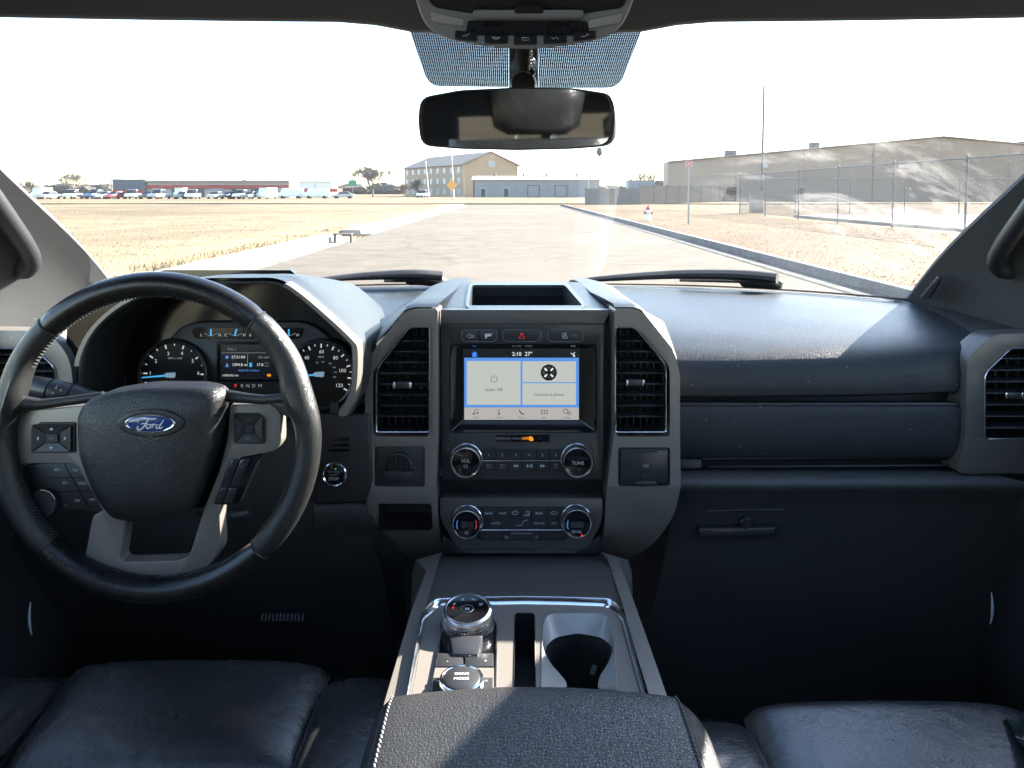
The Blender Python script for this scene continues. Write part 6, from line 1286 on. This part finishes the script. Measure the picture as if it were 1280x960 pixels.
script([(632, 211), (646, 208), (664, 209)], .6)                                                          # F bar
script([(672, 212), (660, 215), (655, 224), (662, 230), (672, 226), (676, 217), (670, 212), (680, 215)], .7)   # o
script([(680, 214), (688, 211), (684, 222), (680, 230)], .65); script([(684, 222), (690, 214), (697, 211), (700, 214)], .6)   # r
script([(714, 213), (704, 215), (699, 223), (703, 230), (711, 227), (718, 217)], .65)                      # d bowl
script([(734, 192), (724, 206), (715, 222), (714, 229), (722, 229), (730, 222)], .75)                      # d stem
# left switch pad
def pad4(c, w, h, skew, dz, m_face, labels, parent):
    x, y = c; o = fillet([(x - w, y - h * .55), (x - w * .6, y - h), (x + w, y - h), (x + w, y + h), (x - w, y + h)], 2, 2) if skew < 0 else fillet([(x - w, y - h), (x + w * .6, y - h), (x + w, y - h * .55), (x + w, y + h), (x - w, y + h)], 2, 2)
    b = B(); b.px([(x + (p[0] - x) * 1.12, y + (p[1] - y) * 1.12) for p in o], DW, .004, dz); b.bevel(.0006, 1); pd = b.out('switch_pad', BLACK, parent)
    q = [(x - w, y - h), (x + w, y - h), (x + w, y + h), (x - w, y + h)]; i_ = [(x - w * .36, y - h * .36), (x + w * .36, y - h * .36), (x + w * .36, y + h * .36), (x - w * .36, y + h * .36)]
    for k in range(4):
        a, c1, d1, e1 = q[k], q[(k + 1) % 4], i_[(k + 1) % 4], i_[k]; cx, cy2 = (a[0] + c1[0] + d1[0] + e1[0]) / 4, (a[1] + c1[1] + d1[1] + e1[1]) / 4
        P = [(cx + (p[0] - cx) * .95, cy2 + (p[1] - cy2) * .95) for p in (a, c1, d1, e1)]
        b = B(); b.prism([PD(*P[0], DW, dz + .003), PD(*P[1], DW, dz + .003), PD(*P[2], DW, dz + .0008), PD(*P[3], DW, dz + .0008)], FW * .003); b.bevel(.0004, 1); bt = b.out('rocker', m_face, pd)
        if labels == 'arrows':
            t = {0: [(0, -2), (2.6, 1.2), (-2.6, 1.2)], 1: [(2, 0), (-1.2, 2.6), (-1.2, -2.6)], 2: [(0, 2), (2.6, -1.2), (-2.6, -1.2)], 3: [(-2, 0), (1.2, 2.6), (1.2, -2.6)]}[k]
            B().px([(cx + u, cy2 + v_) for u, v_ in t], DW, .0003, dz + .0030).out('arrow_mark', INK, pd)
        else: letter(('+', '>', 'VOL', '<')[k], cx, cy2, 2.6, DW, pd, INKDIM, dz=dz + .0030)
    b = B(); b.px([(x + (p[0] - x) * .9, y + (p[1] - y) * .9) for p in i_], DW, .004, dz + .0026); b.bevel(.0005, 1); b.out('centre_button', m_face, pd)
    if labels == 'arrows': letter('OK', x, y, 3.4, DW, pd, INKDIM, dz=dz + .003)
    return pd
PADB = mat('switch_gloss', (.03, .031, .034), .25, var=.1)
pad4((70, 545.5), 24.5, 17, -1, .0062, BLACK, 'arrows', sw); pad4((314, 534), 17.5, 17, 1, .0062, PADB, 'x', sw)
# cruise switches, lower left
cr = fillet([(24, 584), (56, 580), (94, 580), (130, 632), (126, 640), (90, 639), (48, 640), (30, 622)], 5, 3)
b = B(); b.px(cr, DW, .014, -.004); b.bevel(.0025, 2); cp_ = b.out('cruise_pad', BLACK, sw)
for t, x, y in (('SET +', 70.5, 588.5), ('RES', 92, 589), ('SET -', 80, 605), ('CNCL', 101, 605.5), ('ON', 94.5, 627), ('OFF', 113, 626)): letter(t, x, y, 3.0, DW, cp_, INK, dz=-.0035)
for seg in ([(58, 598), (104, 598)], [(62, 616), (116, 615)], [(78, 581), (110, 638)]): stroke(seg, .7, DW, -.0036, 'button_gap', GLOSS, cp_)
m = LEAN(54, 629, DW, -.004); B().lathe([(.018, 0), (.018, .005), (.0165, .007), (.010, .0065), (0, .0065)], m, 32, cap=False).out('distance_dial', BLACK, cp_)
B().tube([PD(54 + 17.5 * math.cos(a), 629 - 17.5 * math.sin(a), DW, .0025) for a in np.linspace(R(20), R(95), 14)], .0008, n=6).out('dial_glint', CHROME, cp_)
# phone switches, lower right
def lerp2(a, c, t): return (a[0] + (c[0] - a[0]) * t, a[1] + (c[1] - a[1]) * t)
tl2, tr2, br2, bl2 = (290, 570), (326, 568), (300, 629), (267, 630)
b = B(); b.px(fillet([tl2, tr2, br2, bl2], 5, 3), DW, .014, .004); b.bevel(.0018, 2); ph = b.out('phone_pad', GLOSS, sw)
for u0, u1 in ((.06, .36), (.40, .72)):
    for v0, v1 in ((.05, .60), (.64, .96)):
        q = [lerp2(lerp2(tl2, tr2, u), lerp2(bl2, br2, u), v_) for u, v_ in ((u0, v0), (u1, v0), (u1, v1), (u0, v1))]
        b = B(); b.px(fillet(q, 1.2, 2), DW, .005, .0065); b.bevel(.0008, 2); b.out('phone_button', PADB, ph)
for t, u, v_ in (('*', .2, .2), ('((', .55, .2), ('C', .18, .8), ('-', .55, .8)):
    q = lerp2(lerp2(tl2, tr2, u), lerp2(bl2, br2, u), v_); letter(t, q[0], q[1], 2.6, DW, ph, INKDIM, dz=.007)

# steering column shroud + stalk
col = thing('steering_column', 'black steering column shroud behind the wheel', 'steering column', PD(200, 640, 1.05))
b = B(); ax0, ax1 = PD(199, 575, .985), PD(199, 560, 1.16); w_, h_ = .085, .06
b.loops([[p + RT * w_ * k * math.cos(t) * (1 if abs(math.cos(t)) < .8 else .95) + UP * h_ * k * math.sin(t) for t in np.linspace(0, 2 * math.pi, 25)[:-1]] for p, k in ((ax0, .9), (ax0 + FW * .02, 1), (ax1, 1.15))], cap0=True); b.out('shroud', BLACK, col, smooth=60)
b = B(); b.tube([PD(248, 640, 1.0), PD(268, 646, 1.0), PD(290, 644, 1.0), PD(310, 640, 1.01)], [.006, .010, .010, .006], n=10, flat=.6); b.out('tilt_lever', SATIN, col)
stk = thing('turn_signal_stalk', 'grey turn signal stalk with lamp symbols poking out beside the wheel', 'stalk', PD(125, 500, .99))
DT = .985
def sp_(t): return PD(29 + (132 - 29) * t, 481 + (501 - 481) * t, DT + .0 * t)
def seg(t0, t1, r0, r1, name, m): return B().tube([sp_(t0), sp_(t0 + .01), sp_(t1 - .01), sp_(t1)], [r0 * .9, r0, r1, r1 * .9], n=20).out(name, m, stk, smooth=50)
seg(0, .34, .0135, .0145, 'twist_cap', SATIN); seg(.345, .60, .0145, .0135, 'collar', BLACK); seg(.605, .80, .0135, .0105, 'sleeve', BLACK); seg(.80, 1.3, .010, .0085, 'shaft', BLACK)
ang = -math.atan2(20, 103)
for t, x, y in (('o', 66, 491), ('O', 38, 478.5), ('=', 70, 485), ('≡', 76, 488)): letter(t, x, y, 3.6, DT - .0155, stk, INK, dz=0, rot=ang)

# pedals
def pedal(cx, cy_, w, h, Y, lab, nm, ribs):
    p = thing(nm, lab, 'pedal', PY(cx, cy_ + h, Y)); c = PY(cx, cy_, Y)
    rot = Matrix.Rotation(R(-28), 3, 'X'); b = B(); b.box(c, (w, .02, h), rot).bevel(.005, 2); b.out('pad', RUBBER, p)
    for k in range(ribs):
        q = c + rot @ V((-w / 2 + w * (k + .7) / (ribs + .4), -.0115, 0)); b = B(); b.box(q, (w / ribs * .45, .005, h * .82), rot); b.out('rib', mat('pedal_rib', (.05, .055, .065), .35), p)
    B().tube([c + rot @ V((0, .008, h * .3)), c + V((.0, .08, .10)), c + V((0, .16, .22))], .009, n=8).out('arm', BLACK, p)
pedal(357, 761, .075, .042, 1.22, 'ribbed brake pedal in the dark footwell below the wheel', 'brake_pedal', 12)
pedal(462, 775, .05, .10, 1.30, 'narrow accelerator pedal next to the console', 'accelerator_pedal', 5)
mat_ = thing('floor_mat', 'ribbed black rubber floor mat in the driver footwell', 'floor mat', (-.44, 1.1, .56))
b = B(); b.prism([V((-.68, .82, .535)), V((-.22, .82, .535)), V((-.22, 1.28, .535)), V((-.68, 1.28, .535))], (0, 0, -.012)); b.bevel(.004); b.out('sheet', RUBBER, mat_)
for k in range(14): B().box((-.65 + k * .031, 1.05, .538), (.008, .42, .008)).out('rib', RUBBER, mat_)

# ================================================================== SEATS
def cushion(x0, x1, y0, y1, zf, zb, bulge, edge=.018, nu=28, nv=28, p=5, front_drop=0.0, fx=None):
    "upholstered panel: rectangle in plan with rolled edges"
    rows = []
    for j in range(nv):
        v_ = -1 + 2 * j / (nv - 1); row = []
        for i in range(nu):
            u = -1 + 2 * i / (nu - 1); x = x0 + (x1 - x0) * (u + 1) / 2; y = y0 + (y1 - y0) * (v_ + 1) / 2
            k = max(0.0, (1 - abs(u) ** p)) * max(0.0, (1 - abs(v_) ** p)); z = zb + (zf - zb) * (v_ + 1) / 2 - edge + (edge + bulge * (1 - .5 * (u * u + v_ * v_))) * k ** .6
            if front_drop and v_ > .45: tt = (v_ - .45) / .55; z -= front_drop * tt ** 3; y -= .03 * tt ** 4
            sh = (fx(u, v_) if fx else 0.0)
            row.append(V((x + sh, y, z)))
        rows.append(row)
    return rows
def seat(cx, yf, s, name, lab, zt):
    t = thing(name, lab, 'seat', (cx, yf - .3, .55)); W = .164
    # front thigh panel, perforated insert, bolsters
    B().loops(cushion(cx - W, cx + W, yf - .185, yf, zt + .004, zt - .022, .010, .016, front_drop=.05, p=8), close=False).out('thigh_panel', LEATH, t, smooth=80)
    for sg in (-1, 1):   # insert in two halves with a sewn line
        B().loops(cushion(cx + (0 if sg > 0 else -W), cx + (W if sg > 0 else 0), yf - .72, yf - .187, zt - .024, zt - .085, .008, .012, p=10), close=False).out('seat_insert', LEATHP, t, smooth=80)
        a, c_ = (cx + sg * (W - .003), cx + sg * (W + .098)); xa, xb = min(a, c_), max(a, c_)
        B().loops(cushion(xa, xb, yf - .72, yf - .004, zt + .006, zt - .030, .016, .018, p=9, front_drop=.022), close=False).out('bolster', LEATH, t, smooth=80)
        B().tube([V((cx + sg * W, y, zt - .010 - (yf - y) * .125)) for y in np.linspace(yf - .07, yf - .6, 24)], .0028, n=8).out('seam_piping', BLACK, t)
    B().tube([V((x, yf - .186, zt - .028)) for x in np.linspace(cx - W, cx + W, 20)], .0022, n=8).out('seam_piping', BLACK, t)
    # skirt and base
    b = B(); b.loops([[V((x, y, zt - .03)) for x, y in ((cx - .265, yf - .7), (cx - .265, yf - .06), (cx - .22, yf - .015), (cx + .22, yf - .015), (cx + .265, yf - .06), (cx + .265, yf - .7))], [V((x, y, zt - .10)) for x, y in ((cx - .27, yf - .7), (cx - .27, yf - .06), (cx - .22, yf - .02), (cx + .22, yf - .02), (cx + .27, yf - .06), (cx + .27, yf - .7))], [V((x, y, zt - .22)) for x, y in ((cx - .25, yf - .7), (cx - .25, yf - .09), (cx - .2, yf - .06), (cx + .2, yf - .06), (cx + .25, yf - .09), (cx + .25, yf - .7))], [V((x, y, zt - .33)) for x, y in ((cx - .22, yf - .7), (cx - .22, yf - .14), (cx - .2, yf - .12), (cx + .2, yf - .12), (cx + .22, yf - .14), (cx + .22, yf - .7))]]); b.out('skirt', LEATH, t, smooth=60)
    # backrest + headrest (behind the camera; seen in the mirror)
    rows = []
    for k, z in enumerate(np.linspace(zt - .02, zt + .62, 9)):
        w = .27 - .03 * (k / 8) ** 2; yb = yf - .86 - .16 * (k / 8); rows.append([V((cx + w * math.cos(a) * (1 if abs(math.cos(a)) < .9 else 1), yb + .075 * math.sin(a), z)) for a in np.linspace(0, 2 * math.pi, 21)[:-1]])
    B().loops(rows, cap0=True, cap1=True).out('backrest', LEATH, t, smooth=60)
    rows = [[V((cx + w * math.cos(a), yf - 1.05 + d * math.sin(a), z)) for a in np.linspace(0, 2 * math.pi, 21)[:-1]] for w, d, z in ((.08, .03, zt + .63), (.12, .05, zt + .65), (.135, .055, zt + .73), (.12, .05, zt + .80), (.07, .03, zt + .82))]
    B().loops(rows, cap0=True, cap1=True).out('headrest', LEATH, t, smooth=60)
    for sg in (-1, 1): B().tube([(cx + sg * .05, yf - 1.04, zt + .55), (cx + sg * .05, yf - 1.05, zt + .66)], .007, n=8).out('headrest_post', CHROME, t)
    return t
seat(-.409, .955, -1, 'driver_seat', 'black leather driver seat with perforated insert behind the wheel', .908)
seat(.414, .872, 1, 'passenger_seat', 'black leather passenger seat with smooth thigh panel next to the armrest', .912)
# second row bench, seen only in the mirror
rb_ = thing('rear_bench', 'black leather rear bench reflected in the rear view mirror', 'seat', (0, -1.0, .55))
B().loops(cushion(-.70, .70, -1.05, -.5, .88, .86, .02, .05, p=6, nu=40), close=False).out('cushion', LEATH, rb_, smooth=80)
for cx in (-.46, 0, .46):
    rows = [[V((cx + .215 * math.cos(a), -1.08 - .1 * k + .07 * math.sin(a), .86 + .6 * k)) for a in np.linspace(0, 2 * math.pi, 21)[:-1]] for k in np.linspace(0, 1, 6)]
    B().loops(rows, cap0=True, cap1=True).out('backrest', LEATH, rb_, smooth=60)
    rows = [[V((cx + w * math.cos(a), -1.2 + d * math.sin(a), z)) for a in np.linspace(0, 2 * math.pi, 21)[:-1]] for w, d, z in ((.08, .03, 1.46), (.12, .05, 1.49), (.125, .05, 1.56), (.08, .03, 1.60))]
    B().loops(rows, cap0=True, cap1=True).out('headrest', LEATH, rb_, smooth=60)

# plaid blanket on the passenger seat corner
pm = bpy.data.materials.new('green_plaid_wool'); pm.use_nodes = True; n, l = pm.node_tree.nodes, pm.node_tree.links; bs = n['Principled BSDF']; bs.inputs['Roughness'].default_value = .95
tc = n.new('ShaderNodeTexCoord'); sp2 = n.new('ShaderNodeSeparateXYZ'); l.new(tc.outputs['UV'], sp2.inputs[0])
def stripe(sock, sc, lo, hi):
    a = n.new('ShaderNodeMath'); a.operation = 'MULTIPLY'; a.inputs[1].default_value = sc; l.new(sock, a.inputs[0]); f = n.new('ShaderNodeMath'); f.operation = 'FRACT'; l.new(a.outputs[0], f.inputs[0])
    g1 = n.new('ShaderNodeMath'); g1.operation = 'GREATER_THAN'; g1.inputs[1].default_value = lo; l.new(f.outputs[0], g1.inputs[0]); g2 = n.new('ShaderNodeMath'); g2.operation = 'LESS_THAN'; g2.inputs[1].default_value = hi; l.new(f.outputs[0], g2.inputs[0])
    m_ = n.new('ShaderNodeMath'); m_.operation = 'MULTIPLY'; l.new(g1.outputs[0], m_.inputs[0]); l.new(g2.outputs[0], m_.inputs[1]); return m_.outputs[0]
def mixc(fac, a, c, k):
    ms_ = n.new('ShaderNodeMath'); ms_.operation = 'MULTIPLY'; ms_.inputs[1].default_value = k; l.new(fac, ms_.inputs[0]); mx = n.new('ShaderNodeMix'); mx.data_type = 'RGBA'; l.new(ms_.outputs[0], mx.inputs[0])
    if hasattr(a, 'is_linked'): l.new(a, mx.inputs[6])
    else: mx.inputs[6].default_value = a
    mx.inputs[7].default_value = c; return mx.outputs[2]
c_ = mixc(stripe(sp2.outputs[0], 4, .1, .5), (.012, .016, .014, 1), (.03, .06, .05, 1), .7); c_ = mixc(stripe(sp2.outputs[1], 4, .1, .5), c_, (.03, .07, .055, 1), .6); c_ = mixc(stripe(sp2.outputs[0], 4, .7, .78), c_, (.5, .52, .48, 1), .8); c_ = mixc(stripe(sp2.outputs[1], 4, .66, .76), c_, (.5, .52, .48, 1), .8); l.new(c_, bs.inputs['Base Color'])
nb = n.new('ShaderNodeTexNoise'); nb.inputs['Scale'].default_value = 500; l.new(tc.outputs['Object'], nb.inputs['Vector']); bb = n.new('ShaderNodeBump'); bb.inputs['Strength'].default_value = .6; bb.inputs['Distance'].default_value = .002; l.new(nb.outputs['Fac'], bb.inputs['Height']); l.new(bb.outputs[0], bs.inputs['Normal'])
b = B(); nn = 30; e0 = PZ(1246, 960, .935); rows = []
for j in range(nn):
    row = []
    for i in range(nn):
        u, v_ = i / (nn - 1), j / (nn - 1); p = e0 + V((.012, -.10, 0)) + V((1, -.12, 0)) * .22 * u + V((.30, 1, 0)) * .20 * v_
        z = .935 + .018 * math.sin(u * 9 + v_ * 3) * .6 + .012 * noise.noise(V((u * 4, v_ * 4, 0))) - .02 * (min(u, v_, 1 - u, 1 - v_) < .04)
        row.append(V((p.x, p.y, z)))
    rows.append(row)
b.loops(rows, close=False); bmesh.ops.solidify(b.bm, geom=b.bm.faces[:], thickness=-.006)
uvl = b.bm.loops.layers.uv.new('UVMap'); M3 = Matrix(((1, .30), (-.12, 1))).inverted()
for f in b.bm.faces:
    for lp_ in f.loops:
        d_ = lp_.vert.co - e0; q = M3 @ V((d_.x, d_.y)); lp_[uvl].uv = (q.x / .16, q.y / .16)
bl = b.out('plaid_blanket', pm, None, smooth=80); tag(bl, 'dark green and white plaid blanket on the passenger seat edge', 'blanket')
